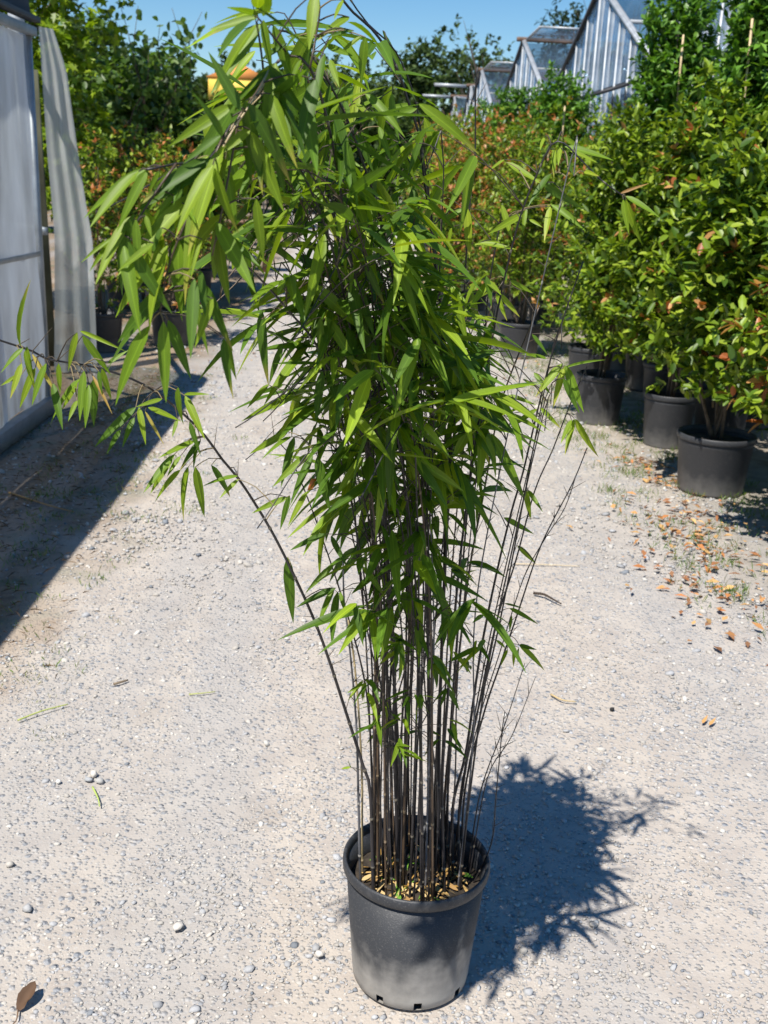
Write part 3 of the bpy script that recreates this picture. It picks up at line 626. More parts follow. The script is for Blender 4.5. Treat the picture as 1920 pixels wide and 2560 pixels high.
# tall columnar laurels behind
for k, (x, y, z1, rad, lab) in enumerate([(2.69, 9.25, 3.0, .34, 'narrow tall dark green laurel tied to a pale cane'), (2.72, 7.4, 3.2, .33, 'tallest dark green laurel column at the edge of the shrub row'),
        (2.57, 13.6, 2.65, .4, 'bright green laurel with two pale canes before the glasshouse'), (2.5, 16.6, 2.75, .45, 'bushy laurel beyond the two pale canes'), (2.5, 19.6, 2.7, .45, 'far laurel near the narrow gables')]):
    shrub(x, y, .2, .36, .6, z1, rad, 'laurel', lab, 'black pot under the '+lab.split(' tied')[0].split(' with two')[0], red=0, L=.085, W=.04, ncl=2000, per=8, tmpl=LEAF_S, name='potted_laurel')
for (x0, y0, x1, y1, zt, lab) in [(2.66, 9.0, 2.58, 8.92, 2.8, 'pale cane leaning on the narrow tall laurel'), (2.5, 13.0, 2.5, 13.0, 2.5, 'pale upright cane in front of the bright green laurel'), (2.34, 12.9, 2.34, 12.9, 2.25, 'shorter pale cane beside the bright green laurel'), (2.6, 7.25, 2.5, 7.2, 2.7, 'pale cane in the tallest laurel column')]:
    p = np.linspace((x0, y0, .25), (x1, y1, zt), 8); V, F = tube(p, np.full(8, .008), 7)
    t = thing('bamboo_cane', (x0, y0, .25), lab, 'cane'); part('cane_shaft', V, F, M_CANE, t, smooth=True)
    for f in (.3, .6, .85):
        c = p[0]+(p[-1]-p[0])*f; V, F = tube([c-np.array((0, 0, .008)), c+np.array((0, 0, .008))], [.0105, .0105], 7); part('node', V, F, M_CANE, t)
# left side potted shrubs beyond the tunnel
shrub(-2.18, 10.2, .2, .36, .45, 1.75, .42, 'photinia', 'twiggy red tipped shrub beside the loose film curtain', 'dusty black pot beside the loose film curtain', red=.35, L=.06, W=.03, ncl=380, per=6)
shrub(-1.62, 10.7, .2, .34, .45, 1.7, .42, 'photinia', 'twiggy coppery shrub in the second pot past the film curtain', 'second dusty black pot past the film curtain', red=.35, L=.06, W=.03, ncl=380, per=6)
for k, (x, y) in enumerate([(-2.0, 12.6), (-1.9, 15.0), (-2.6, 13.4), (-2.1, 17.5), (-2.2, 21), (-2.4, 25)]):
    shrub(x, y, .2, .34, .4, 1.9, .6, 'photinia', 'coppery shrub in the far left hand row under the trees', 'black pot in the far left hand row under the trees', group='shrubs in the far left hand row', pgroup='pots in the far left hand row', red=.35, L=.085, W=.04, ncl=420, per=7)

# ------------------------------------------------------------------ trees
def tree(name, base, h, lobes, label, pal, L, W, ncl, per, tmpl, mat, group=None, trunk_r=.12, limbs=6, cat='tree', red=0., droop=.2, bias=.42, upw=.3):
    t = thing(name, base, label, cat, group); b = np.array(base, float); top = b+np.array([0, 0, h*.62])
    p = spline([b, b+np.array([.1, .05, h*.3]), top], .3); V, F = tube(p, np.linspace(trunk_r, trunk_r*.4, len(p)), 9); part('trunk', V, F, M_BARK, t, smooth=True)
    lb = np.array(lobes, float)
    for k in range(limbs):
        l_ = lb[rng.integers(0, len(lb))]; e = l_[:3]+rng.uniform(-.6, .6, 3)*l_[3:6]; s = p[rng.integers(len(p)//3, len(p))]
        q = spline([s, (s+e)/2+rng.uniform(-.15, .15, 3), e], .25); V, F = tube(q, np.linspace(trunk_r*.35, trunk_r*.06, len(q)), 6); part('limb', V, F, M_BARK, t, smooth=True)
    data = foliage(lobes, ncl, per, L, W, PAL[pal], tmpl, upw=upw, droop=droop, bias=bias, red=red)
    V, F, T = leaves_np(tmpl[0], tmpl[1], *data); o = part('crown', V, F, mat, t, T, kind='stuff'); return t
def lobes_for(cx, cy, z0, z1, R, n):
    out = []
    for k in range(n):
        a = rng.uniform(0, 6.28); f = (k+.5)/n; rr = R*(.5+.25*rng.random()); q = R*.55*(1-.4*f)
        out.append((cx+q*math.cos(a), cy+q*math.sin(a), z0+(z1-z0)*(.12+.76*f), rr, rr, rr*.8))
    return out
tree('bright_green_tree', (-4.2, 12.6, 0), 5.5, [(-3.2, 12.2, 1.9, 0.75, 0.8, 0.9), (-3.25, 12.3, 3.0, 0.8, 0.8, 0.9), (-3.2, 12.4, 4.0, 0.95, 0.9, 0.8), (-4.3, 12.6, 3.4, 1.2, 1, 1.6), (-3.9, 12.6, 4.9, 1.2, 1, 0.9), (-2.75, 12.2, 1.6, 0.4, 0.5, 0.6), (-2.8, 12.2, 2.6, 0.45, 0.5, 0.6), (-2.65, 12.3, 3.7, 0.5, 0.5, 0.6)],
     'bright yellow green tree with star shaped leaves rising behind the film curtain', 'maple', .105, .085, 1900, 6, LEAF_M, M_TREE, trunk_r=.1, droop=.5)
tree('round_leaved_tree', (-2.9, 15.2, 0), 4.2, [(-2.6, 15, 1.4, .9, .8, .9), (-2.4, 15, 2.1, .75, .8, .6), (-2.9, 15.2, 2.4, .7, .8, .55), (-1.95, 15, 1.5, .5, .6, .7), (-2.5, 15.1, 2.75, .35, .4, .25)],
     'dark green tree with round leaves in the shade between the bright tree and the track', 'hazel', .12, .10, 900, 6, LEAF_R, M_TREE, trunk_r=.09, droop=.35)
# its sparse high shoots against the sky
def sprays(name, base, tips, label, pal, L, W, n_leaf, tmpl, mat, cat='tree', rad=.02):
    t = thing(name, base, label, cat); g = Geo(); b = np.array(base, float)
    P = []; D = []
    for tp in tips:
        tp = np.array(tp); m = b+(tp-b)*.6+np.array([rng.uniform(-.3, .3), 0, .1]); q = spline([b, m, m*.35+tp*.65+rng.normal(size=3)*.12, tp], .1)
        V, F = tube(q, np.linspace(rad, .003, len(q)), 5); part('branch', V, F, M_BARK, t, smooth=True)
        for k in range(n_leaf):
            i = int(rng.uniform(.62, 1)*(len(q)-1)); P.append(q[i]+rng.normal(size=3)*.075); D.append(rng.normal(size=3)*.7+np.array([0, 0, -.5]))
    if P:
        n = len(P); V, F, T = leaves_np(tmpl[0], tmpl[1], np.array(P), np.array(D), rdir(n)+np.array([0, -.6, .3]), L*rng.uniform(.7, 1.2, n), W*rng.uniform(.7, 1.2, n), pick(PAL[pal], n)); part('crown', V, F, mat, t, T, kind='stuff')
    return t
sprays('tall_sapling', (-2.5, 14.2, 0), [atY(430, 20, 14.2), atY(345, 15, 14.2), atY(470, 70, 14.2), atY(505, 30, 14.2), atY(400, 60, 14.2), atY(455, 130, 14.2), atY(370, 90, 14.0), atY(300, 10, 14.2)], 'thin sapling with sparse round leaves reaching into the sky behind the dark tree', 'hazel', .10, .08, 42, LEAF_R, M_TREE)
FG = 'trees closing the far end of the yard'
far = [(-9, 40, 6.0, 2.6), (-5.2, 36, 4.3, 1.7), (-6.2, 27, 4.0, 1.5), (-3.8, 44, 5.0, 1.9), (-1.6, 52, 5.9, 2.4), (.6, 57, 6.8, 2.8), (3.1, 60, 6.4, 2.6), (6.2, 62, 8.6, 3.2), (9.2, 64, 8.2, 3.2), (-13, 46, 8, 3.4), (13, 66, 8.2, 3.2), (18, 70, 8.4, 3.4), (-1.2, 45, 4.4, 2), (1.4, 49, 4.2, 2), (3.4, 47.5, 4.0, 1.6), (-2.6, 33, 3.6, 1.3), (4.6, 58, 8.4, 1.3)]
for k, (x, y, z, R) in enumerate(far):
    x -= .0137*y
    lab = {16: 'narrow upright tree standing like a spire in the far tree belt', 7: 'broadest dark round crown in the belt, beside the narrow spire tree', 8: 'dark round crown rising directly behind the far low glasshouse', 15: 'low bushy tree near the yellow canopy', 12: 'low rounded tree behind the grey sign board'}.get(k, 'dark green broadleaf tree in the belt closing the far end of the yard')
    tree('broadleaf_tree', (x, y, 0), z, lobes_for(x, y, .8, z, R, 8), lab, 'far', .30, .22, 700, 7, LEAF_Q, M_FAR, group=FG, trunk_r=.2, limbs=4, droop=.1)
tree('conifer_tree', (11.2, 60, 0), 10.4, [(11.2, 60, 3+i*1.0, 1.8-.16*i, 1.8-.16*i, .9) for i in range(8)], 'dark pointed conifer rising behind the glasshouse ridge', 'conifer', .35, .16, 700, 7, LEAF_Q, M_FAR, trunk_r=.2)
def bare(name, base, h, label, n=26):
    t = thing(name, base, label, 'tree'); b = np.array(base, float); V, F = tube([b, b+np.array([0, 0, h*.6])], [.12, .07], 6); part('trunk', V, F, M_BARK, t)
    for k in range(n):
        f = rng.uniform(.35, .6); s = b+np.array([0, 0, h*f]); e = s+np.array([rng.uniform(-.3, .3)*h, rng.uniform(-.2, .2)*h, rng.uniform(.18, .42)*h])
        q = spline([s, (s+e)/2+np.array([0, 0, -.05*h]), e], .4); V, F = tube(q, np.linspace(.04, .008, len(q)), 4); part('bare_branch', V, F, M_BARK, t)
bare('bare_tree', (14.0, 58, 0), 11.5, 'leafless tree with thin bare branches above the second glasshouse peak')
bare('bare_tree', (6.7, 52, 0), 8.2, 'small leafless tree between the far glasshouse gables')

# ------------------------------------------------------------------ far furniture
def info_sign():
    b = gnd(768, 600); x, y = -1.05, 26.0
    t = thing('sign_post', (x, y, 0), 'grey upright sign board with a blue emblem at the end of the track', 'sign')
    m = plain('sign_grey', (.36, .40, .48), .5); mb = plain('sign_blue', (.04, .22, .5), .4); mg = plain('sign_green', (.15, .42, .3), .4)
    part('post', *beam((x-.06, y, 0), (x-.06, y, 1.62), .05, .05, (0, 1, 0)), M_ALU, t); part('post', *beam((x+.12, y, 0), (x+.12, y, 1.62), .05, .05, (0, 1, 0)), M_ALU, t)
    part('board', *slab([(x-.2, y-.05, .85), (x+.2, y-.05, .85), (x+.2, y-.05, 1.66), (x-.2, y-.05, 1.66)], .03), m, t)
    V, F = tube([(x-.08, y-.068, 1.22), (x-.08, y-.078, 1.22)], [.09, .09], 16); part('blue_emblem', V, F, mb, t)
    V, F = tube([(x-.04, y-.068, 1.42), (x-.04, y-.078, 1.42)], [.07, .07], 16); part('green_emblem', V, F, mg, t)
info_sign()
def canopy():
    x, y = -2.95, 33.0; t = thing('yellow_canopy', (x, y, 0), 'yellow and orange fabric canopy on posts far down the yard', 'canopy')
    my = plain('yellow_fabric', (.75, .5, .08), .7, noise=.15, nscale=2); mo = plain('orange_fabric', (.62, .24, .05), .7)
    for a in (-.75, .75):
        for b in (-.7, .7): part('post', *beam((x+a, y+b, 0), (x+a, y+b, 3.5), .05, .05, (0, 1, 0)), M_ALU, t)
    part('valance', *slab([(x-.8, y-.76, 3.4), (x+.8, y-.76, 3.4), (x+.8, y-.76, 4.0), (x-.8, y-.76, 4.0)], .02), my, t)
    q = [(x-.85, y-.8, 4.0), (x+.85, y-.8, 4.0), (x+.85, y+.8, 4.0), (x-.85, y+.8, 4.0), (x, y, 4.45)]
    part('roof_fabric', q, [np.array([(0, 1, 4), (1, 2, 4), (2, 3, 4), (3, 0, 4)]), np.array([(3, 2, 1, 0)])], mo, t)
canopy()
def planter():
    x, y = -1.75, 19.0; t = thing('wooden_bench', (x, y, 0), 'brown wooden potting bench under the far left trees', 'bench'); mw = plain('weathered_wood', (.22, .13, .08), .8, noise=.3, nscale=12)
    for k in range(4): part('plank', *beam((x-.6, y-.3+k*.17, .8), (x+.6, y-.3+k*.17, .8), .155, .035), mw, t)
    for a in (-.5, .5):
        for b in (-.28, .2): part('leg', *beam((x+a, y+b, 0), (x+a, y+b, .785), .07, .07, (0, 1, 0)), mw, t)
planter()

# ------------------------------------------------------------------ the bamboo in its pot
PC = np.array([0.205, 2.0, 0.0]); PR, PH = .159, .30
t = thing('plant_pot', PC, 'large black plastic pot holding the bamboo, its base whitened with dust', 'pot')
HOLES = set()
SEG = 96
for ang in (236, 272, 318, 30, 90, 150):
    k = int((ang % 360)/360*SEG); HOLES |= {k, k+1}
def hole_skip(r, k): return r == 2 and (k in HOLES)
wall = [(.0, .004), (.76, .004), (.80, .02), (.816, .085), (.95, .93), (.92, .93), (.90, .78)]
V, F = lathe(wall, SEG, hole_skip); part('pot_wall', V*np.array([PR, PR, PH])+PC, F, M_POT, t, smooth=True)
rim = [(.935, .915), (.975, .91), (.995, .925), (1.0, .955), (.995, .985), (.975, 1.0), (.955, .995), (.935, .965), (.93, .92), (.935, .915)]
V, F = lathe(rim, SEG); part('rim', V*np.array([PR, PR, PH])+PC, F, M_POT, t, smooth=True)
V, F = lathe([(0, .01), (.70, .01), (.72, .4), (.72, .74), (0, .74)], 32); part('root_ball', V*np.array([PR, PR, PH])+PC, F, M_SOIL, t)
# soil: rough mound
an_, rn_ = 40, 10; V = [(0, 0, .80)]; F3 = []; F4 = []
for r_ in range(1, rn_+1):
    for a_ in range(an_):
        rr = .915*r_/rn_; V.append((rr*math.cos(a_/an_*6.2832), rr*math.sin(a_/an_*6.2832), .80-.03*(r_/rn_)**2+rng.uniform(-.016, .016)))
for a_ in range(an_): F3.append((0, 1+a_, 1+(a_+1) % an_))
for r_ in range(rn_-1):
    for a_ in range(an_): i0 = 1+r_*an_; F4.append((i0+a_, i0+an_+a_, i0+an_+(a_+1) % an_, i0+(a_+1) % an_))
part('soil', np.array(V)*np.array([PR, PR, PH])+PC, [np.array(F3), np.array(F4)], M_SOIL, t)
# litter of dry bamboo leaves on the soil
BL_T = [0, .04, .13, .28, .48, .68, .86, 1.0]; BL_W = [.08, .36, .80, 1.0, .93, .68, .32, 0.0]
def bamboo_leaf_template(droop, twist, fold):
    V = []; 
    for tt, ww in zip(BL_T, BL_W):
        z = -droop*tt**2; a = twist*tt; hw = ww*.5
        if ww == 0: V.append((0, tt, z)); continue
        for s in (-1, 0, 1):
            zz = (fold*abs(s)*ww)*.03; x = s*hw*math.cos(a); V.append((x, tt, z+zz+s*hw*math.sin(a)*.18))
    n = len(BL_T)-1; Q = []; T3 = []
    for k in range(n-1):
        for s in (0, 1): i = k*3+s; Q.append((i, i+1, i+4, i+3))
    b = (n-1)*3; T3 = [(b, b+1, n*3), (b+1, b+2, n*3)]
    return np.array(V), [np.array(Q), np.array(T3)]
DRYC = [(.46, .30, .11), (.52, .38, .18), (.30, .18, .07), (.42, .24, .06)]
for k in range(95):
    a = rng.uniform(0, 6.283); r_ = .8*math.sqrt(rng.random())*PR; tv, tf = bamboo_leaf_template(rng.uniform(-.1, .25), rng.uniform(-1, 1), 1.0)
    d = np.array([math.cos(a*3.3), math.sin(a*3.3), rng.uniform(-.12, .35)]); nn = np.array([rng.normal()*.4, rng.normal()*.4, 1])
    if d[0]*math.cos(a)+d[1]*math.sin(a) > -.2 and r_ > .45*PR: d[:2] = -np.array([math.cos(a+rng.uniform(-.9, .9)), math.sin(a+rng.uniform(-.9, .9))])
    Vv, Ff, Tt = leaves_np(tv, tf, np.array([PC+np.array([r_*math.cos(a), r_*math.sin(a), PH*.80+rng.uniform(.0, .008)])]), np.array([d]), np.array([nn]), np.array([rng.uniform(.025, .075)]), np.array([rng.uniform(.003, .012)]), np.array([DRYC[k % 4] if k % 9 else (.12, .25, .03)]))
    part('dry_leaf', Vv, Ff, M_DRY, t, Tt)

bam = thing('bamboo_plant', PC+np.array([0, 0, PH*.78]), 'tall arching bamboo with dark thin canes and narrow bright green leaves', 'bamboo')
SOILZ = PH*.78
def P3(px, py, Y): return atY(px, py, Y)
hero = []          # (points, r0, r1, colour kind)
def soilpt(px, dY): 
    p = gnd(px, 2150, SOILZ); p[1] = 2.0+dY; p[0] = min(max(p[0], PC[0]-.125), PC[0]+.125); 
    d = np.array([p[0]-PC[0], p[1]-PC[1]]); m = np.linalg.norm(d)
    if m > .125: d *= .125/m; p[0], p[1] = PC[0]+d[0], PC[1]+d[1]
    p[2] = SOILZ-.01; return p
def hculm(basepx, dY, pts, y0, y1, r0=.0042, r1=.0016, kind=0):
    """pts: photograph positions up the cane; depth runs y0 -> y1"""
    n = len(pts); L = np.cumsum([0]+[math.hypot(pts[i+1][0]-pts[i][0], pts[i+1][1]-pts[i][1]) for i in range(n-1)]); L = L/L[-1]
    P = [soilpt(basepx, dY)]+[P3(x, y, y0+(y1-y0)*(l**1.4)) for (x, y), l in zip(pts, L)]
    hero.append((spline(P, .02), r0, r1, kind)); return hero[-1][0]
cL = hculm(930, -.06, [(926, 1990), (907, 1913), (864, 1778), (820, 1643), (782, 1542), (729, 1426), (680, 1330), (633, 1252), (594, 1194), (555, 1148), (513, 1090), (455, 1032), (386, 978), (328, 947), (247, 920), (174, 907), (116, 897), (81, 878), (0, 851), (-60, 830)], 1.93, 1.5, .0046, .0014)
cTL = hculm(1010, -.03, [(1000, 1950), (985, 1700), (960, 1300), (915, 900), (870, 600), (825, 330), (775, 170), (725, 140), (672, 176), (590, 290), (527, 393), (440, 410), (368, 424)], 1.98, 1.2, .0048, .0013)
cK1 = hculm(1065, 0, [(1072, 1900), (1070, 1600), (1058, 1256), (1048, 1092), (1031, 969), (1015, 867), (995, 764), (970, 633), (945, 520), (905, 400), (860, 280), (800, 170), (740, 90), (690, 75)], 2.0, 1.5, .0052, .0014)
cK2 = hculm(1090, .03, [(1098, 1850), (1105, 1600), (1118, 1300), (1126, 1092), (1120, 969), (1109, 830), (1083, 610), (1060, 443), (1047, 335), (1020, 253), (997, 181), (966, 122), (929, 72), (884, 32), (857, 0), (800, -70)], 2.05, 1.72, .005, .0018)
cK2b = hculm(1085, .05, [(1095, 1850), (1108, 1500), (1112, 1000), (1090, 640), (1062, 420), (1040, 260), (990, 130), (920, 60), (870, -10), (840, -60)], 2.05, 1.75, .003, .0012)
cK3 = hculm(1000, -.02, [(992, 1900), (985, 1700), (970, 1400), (954, 1223), (929, 1141), (904, 1084), (884, 1026), (855, 961), (822, 920), (781, 846), (732, 789), (671, 719), (610, 660), (550, 620)], 1.98, 1.45, .0048, .0014)
cK5 = hculm(1150, .05, [(1163, 1972), (1211, 1779), (1250, 1663), (1293, 1537), (1341, 1393), (1375, 1316), (1433, 1205), (1468, 1119)], 2.06, 2.05, .0032, .0011)
cK5b = hculm(1150, .05, [(1163, 1972), (1200, 1790), (1250, 1630), (1290, 1500), (1320, 1420), (1370, 1335), (1412, 1270), (1440, 1190)], 2.06, 2.05, .0018, .0009)
cK6 = hculm(1140, .02, [(1150, 2000), (1190, 1800), (1240, 1560), (1290, 1400), (1337, 1227), (1382, 1124), (1416, 1035), (1468, 916), (1495, 885)], 2.04, 2.0, .0034, .001)
cK7 = hculm(1125, .0, [(1132, 2020), (1165, 1880), (1200, 1640), (1240, 1440), (1278, 1282), (1307, 1183), (1342, 1035), (1377, 896), (1421, 758), (1458, 654)], 2.02, 1.95, .0042, .0012)
cK8 = hculm(1105, .06, [(1112, 1990), (1130, 1800), (1170, 1450), (1210, 1230), (1243, 1045), (1273, 946), (1317, 837), (1350, 763)], 2.07, 2.02, .0038, .0014, 1)
cK9 = hculm(1100, -.05, [(1105, 1990), (1115, 1800), (1150, 1400), (1190, 1100), (1230, 850), (1274, 640), (1308, 520), (1343, 434), (1378, 362), (1410, 358), (1443, 390), (1504, 451), (1556, 488)], 1.96, 1.75, .0042, .0011)
cK10 = hculm(1080, .08, [(1088, 1950), (1100, 1700), (1120, 1300), (1150, 900), (1165, 650), (1174, 515), (1187, 407), (1189, 226), (1194, 167)], 2.08, 2.0, .0034, .0012)
hculm(1180, .04, [(1201, 1981), (1262, 1812), (1312, 1658)], 2.05, 2.05, .0024, .0007); hculm(1185, .03, [(1218, 1947), (1279, 1841), (1339, 1692)], 2.04, 2.03, .0022, .0006); hculm(1226, .0, [(1228, 2110), (1240, 1991), (1255, 1830), (1262, 1780)], 2.0, 2.0, .002, .001)
hculm(905, .02, [(905, 2050), (905, 1950), (898, 1800), (885, 1650), (870, 1550)], 2.0, 2.0, .003, .002, 2); hculm(900, .0, [(896, 2000), (890, 1800), (872, 1600), (860, 1500), (858, 1400)], 1.98, 1.95, .0036, .0016, 3)
cTd = hculm(990, -.05, [(985, 1900), (960, 1600), (925, 1200), (880, 850), (830, 620), (760, 440), (690, 330), (640, 300)], 1.96, 1.4, .004, .0014)
cRa = hculm(1115, .04, [(1122, 1900), (1150, 1500), (1180, 1150), (1205, 900), (1225, 700), (1250, 560)], 2.05, 1.98, .0034, .0012)
cRb = hculm(1095, .09, [(1105, 1900), (1125, 1500), (1150, 1200), (1185, 950), (1230, 760), (1260, 700)], 2.1, 2.06, .003, .001, 1)
# drooping side shoots near the viewer
def shoot(pts, r0=.0017, r1=.0009, kind=1): hero.append((spline([P3(*p) for p in pts], .02), r0, r1, kind))
shoot([(560, 335, 1.25), (525, 420, 1.235), (480, 520, 1.22), (445, 600, 1.21), (415, 690, 1.21), (400, 780, 1.21)]); shoot([(600, 280, 1.27), (575, 420, 1.26), (548, 560, 1.25), (530, 640, 1.25)]); shoot([(672, 176, 1.28), (640, 240, 1.25), (585, 320, 1.235), (540, 400, 1.23)], .0013, .0009, 2)
for q_ in range(4): shoot([(676+q_*5, 172+q_*3, 1.30), (640+q_*3, 232+q_*4, 1.27+q_*.004), (592-q_*4, 300+q_*5, 1.245), (545+q_*6, 385+q_*4, 1.235)], .0012, .0008, 2 if q_ % 2 else 1)
shoot([(440, 410, 1.22), (390, 480, 1.21), (340, 560, 1.2), (330, 600, 1.2)]); shoot([(725, 140, 1.33), (690, 100, 1.31), (650, 50, 1.3), (640, 40, 1.3)])
shoot([(775, 170, 1.4), (790, 90, 1.42), (800, 20, 1.42), (790, -20, 1.42)])
# fill canes
CULM_COL = [((.026, .023, .024), (.15, .13, .10)), ((.075, .05, .032), (.24, .18, .11)), ((.42, .33, .18), (.5, .4, .25)), ((.12, .12, .13), (.33, .31, .28))]
fill = []
for k in range(28):
    a = rng.uniform(0, 6.283); r_ = .102*math.sqrt(rng.random()); b = np.array([PC[0]+r_*math.cos(a), PC[1]+r_*math.sin(a), SOILZ-.01])
    h = rng.uniform(.95, 1.65); off = np.array([r_*math.cos(a), r_*math.sin(a)])
    dx = off[0]*rng.uniform(.9, 2.3)-.06*h+rng.normal()*.035; dx = min(dx, .10); dy = off[1]*rng.uniform(.4, 1.2)-.10*h**1.5+rng.normal()*.05
    top = b+np.array([dx, dy, h]); mid = b+np.array([dx*.30, dy*.22, h*.52])+rng.normal(size=3)*.026; q1 = b+np.array([dx*.12, dy*.06, h*.25])
    bend = top+np.array([dx*.35-.03, dy*.35-.03, -.01])*rng.uniform(.3, 1)
    s = spline([b, q1, mid, top, bend], .02); kd = rng.choice([0, 0, 0, 0, 1, 3]); hero.append((s, rng.uniform(.0019, .0037), .0009, int(kd))); fill.append(s)
for k in range(18):
    a = rng.uniform(1.6, 5.2); r_ = .10*math.sqrt(rng.random()); b = np.array([PC[0]+r_*math.cos(a), PC[1]+r_*math.sin(a), SOILZ-.01])
    h = rng.uniform(1.05, 1.6); dx = -rng.uniform(.10, .30)*(h/1.5); dy = -rng.uniform(.15, .48)*(h/1.5)
    top = b+np.array([dx, dy, h]); mid = b+np.array([dx*.22, dy*.2, h*.52]); up_ = b+np.array([dx*.55, dy*.52, h*.82])
    end = top+np.array([dx*.55-.03, dy*.4, -.03-.1*rng.random()])
    sp = spline([b, mid, up_, top, end], .02); hero.append((sp, rng.uniform(.0022, .0036), .0009, int(rng.choice([0, 0, 1])))); fill.append(sp)
culm_objs = []; ALLP = []
for ci, (s, r0, r1, kd) in enumerate(hero):
    n = len(s); arc = np.concatenate([[0], np.cumsum(np.linalg.norm(np.diff(s, axis=0), axis=1))]); tot = arc[-1]
    step = .125; r0 *= .88; R = r0+(r1-r0)*(arc/tot)**.9
    # refine with node rings
    nodes = np.arange(.04+.06*rng.random(), tot, step*(.9+.3*rng.random())); pts = []; rad = []; colr = []
    stn = sorted([(a, 0) for a in arc] + [(x, 1) for a in nodes for x in (a-.0022, a+.0022)] + [(x, 2) for a in nodes for x in (a-.0036, a+.0036)])
    dark, pale = (np.array(c) for c in CULM_COL[kd]); j = rng.uniform(.8, 1.35)
    for a, f in stn:
        if a < 0 or a > tot: continue
        p = np.array([np.interp(a, arc, s[:, q]) for q in range(3)]); r_ = np.interp(a, arc, R)
        if f == 1: r_ *= 1.28
        pts.append(p); rad.append(r_); colr.append(pale if f == 1 else dark*j*(1+.25*math.sin(a*23+ci)))
    V, F = tube(np.array(pts), np.array(rad), 7); T = np.repeat(np.array(colr), 7, 0); T = np.concatenate([T, [colr[0], colr[-1]]])
    culm_objs.append(part('culm', V, F, M_CULM, bam, np.clip(T, 0.005, 1), smooth=True))
    for i in range(0, n, 1): ALLP.append((ci, *s[i]))
ALLP = np.array(ALLP)
# ---- leaves
L6 = lambda x, y: (x*.3858, 600+y*.3858); Z1 = lambda x, y: (x*.3858, y*.3858); Z2 = lambda x, y: (500+x*.4521, y*.4521); Z3 = lambda x, y: (1200+x*.434, y*.434)
Z4 = lambda x, y: (1100+x*.4943, 600+y*.4943); Z6 = lambda x, y: (200+x*.2488, 350+y*.2488); Z7 = lambda x, y: (700+x*.4822, 1200+y*.4822); ZI = lambda x, y: (560+x*.4099, 600+y*.4099)
HL = []   # base px, tip px, depth, width factor, colour class
def add(tr, Yd, rows, cls=0):
    for r_ in rows:
        c = r_[4] if len(r_) > 4 else cls; wf = r_[5] if len(r_) > 5 else 1.0
        HL.append((tr(r_[0], r_[1]), tr(r_[2], r_[3]), Yd, wf, c))
Yl = 1.55
add(L6, 1.52, [(150, 700, 0, 845), (175, 690, 225, 1005), (210, 740, 385, 1010, 2, .6), (140, 800, 65, 1030, 3), (140, 870, 0, 940), (230, 830, 120, 1090), (300, 800, 200, 1070), (380, 800, 390, 1000), (345, 930, 405, 1225, 1), (135, 690, 165, 290, 0, .5), (160, 720, 215, 900)])
add(L6, 1.56, [(500, 600, 440, 850), (535, 620, 720, 880), (520, 590, 800, 685, 0, .5), (700, 800, 830, 710), (545, 850, 515, 1175), (575, 940, 550, 1215), (610, 900, 605, 1210, 1, 1.2), (600, 880, 730, 1125, 2, .5), (500, 930, 400, 1100), (520, 900, 310, 1170), (500, 1040, 440, 1170), (660, 830, 720, 1040), (640, 850, 660, 1000, 1)])
add(L6, 1.61, [(880, 1085, 605, 1335, 1), (900, 1085, 945, 1325), (940, 1110, 1065, 1330, 2, .5), (870, 1150, 790, 1340, 1), (780, 1230, 690, 1380, 1), (1050, 1030, 880, 1080), (960, 1085, 1180, 1170), (1155, 955, 1180, 1200, 0, 1.2), (1200, 1010, 1330, 1290), (1195, 1000, 1355, 990, 0, .7), (1150, 1160, 1115, 1280), (1230, 1180, 1300, 1390, 1)])
add(L6, 1.66, [(1265, 1300, 1025, 1410), (1130, 1390, 925, 1640), (1120, 1400, 970, 1640), (1300, 1300, 1160, 1480, 1), (1170, 1490, 990, 1685), (1220, 1470, 1175, 1815), (1265, 1470, 1325, 1800), (1370, 1460, 1500, 1660, 1), (1540, 1530, 1310, 1575), (1545, 1550, 1420, 1675), (1280, 1330, 1250, 1480, 1), (1170, 1400, 1080, 1530)])
add(Z1, 1.23, [(950, 1095, 525, 1370), (900, 1110, 570, 1460), (955, 1100, 745, 1480), (1150, 1090, 850, 1470), (1380, 1070, 1125, 1500, 0, 1.1), (1390, 1090, 1530, 1510, 0, 1.1), (1620, 840, 1405, 1000, 0, 1.3), (1350, 1010, 1065, 1310), (1510, 680, 1090, 930), (1430, 880, 1180, 1050, 1), (1560, 715, 1350, 330, 1, 1.1), (1440, 880, 1265, 630, 1), (1200, 1110, 1120, 1300, 1), (1250, 1080, 1180, 1330), (1030, 1110, 960, 1260)])
add(Z1, 1.3, [(1659, 160, 1355, 610, 0, 1.1), (1659, 115, 1345, 190)])
add(Z6, 1.21, [(510, 770, 140, 1430, 0, 1.0), (340, 980, 0, 1220, 0, .6), (320, 1010, 90, 1310, 0, .7), (740, 1040, 370, 1320), (850, 1000, 345, 1785, 0, 1.1), (880, 1060, 660, 1890, 0, 1.15), (990, 1000, 1005, 1800, 0, 1.2), (1150, 1400, 1110, 2200, 1), (560, 800, 590, 1320), (660, 760, 720, 980), (700, 700, 590, 1000), (1000, 620, 950, 940), (940, 560, 700, 840), (1230, 1000, 1100, 1400, 0, .6), (820, 880, 700, 1200, 1), (600, 900, 560, 1150, 1), (1060, 620, 1160, 820), (860, 640, 740, 960, 1), (960, 980, 880, 1320, 1)])
add(L6, 1.22, [(965, 560, 720, 1055, 0, 1.15), (1060, 530, 1075, 1060), (1090, 520, 1240, 905, 1, 1.1), (1240, 300, 1350, 750, 0, .6), (1330, 290, 1510, 710, 1), (1470, 640, 1525, 910), (1450, 640, 1505, 1010, 1), (1300, 200, 1330, 500, 1), (1150, 200, 1200, 480, 1), (1380, 380, 1260, 700)])
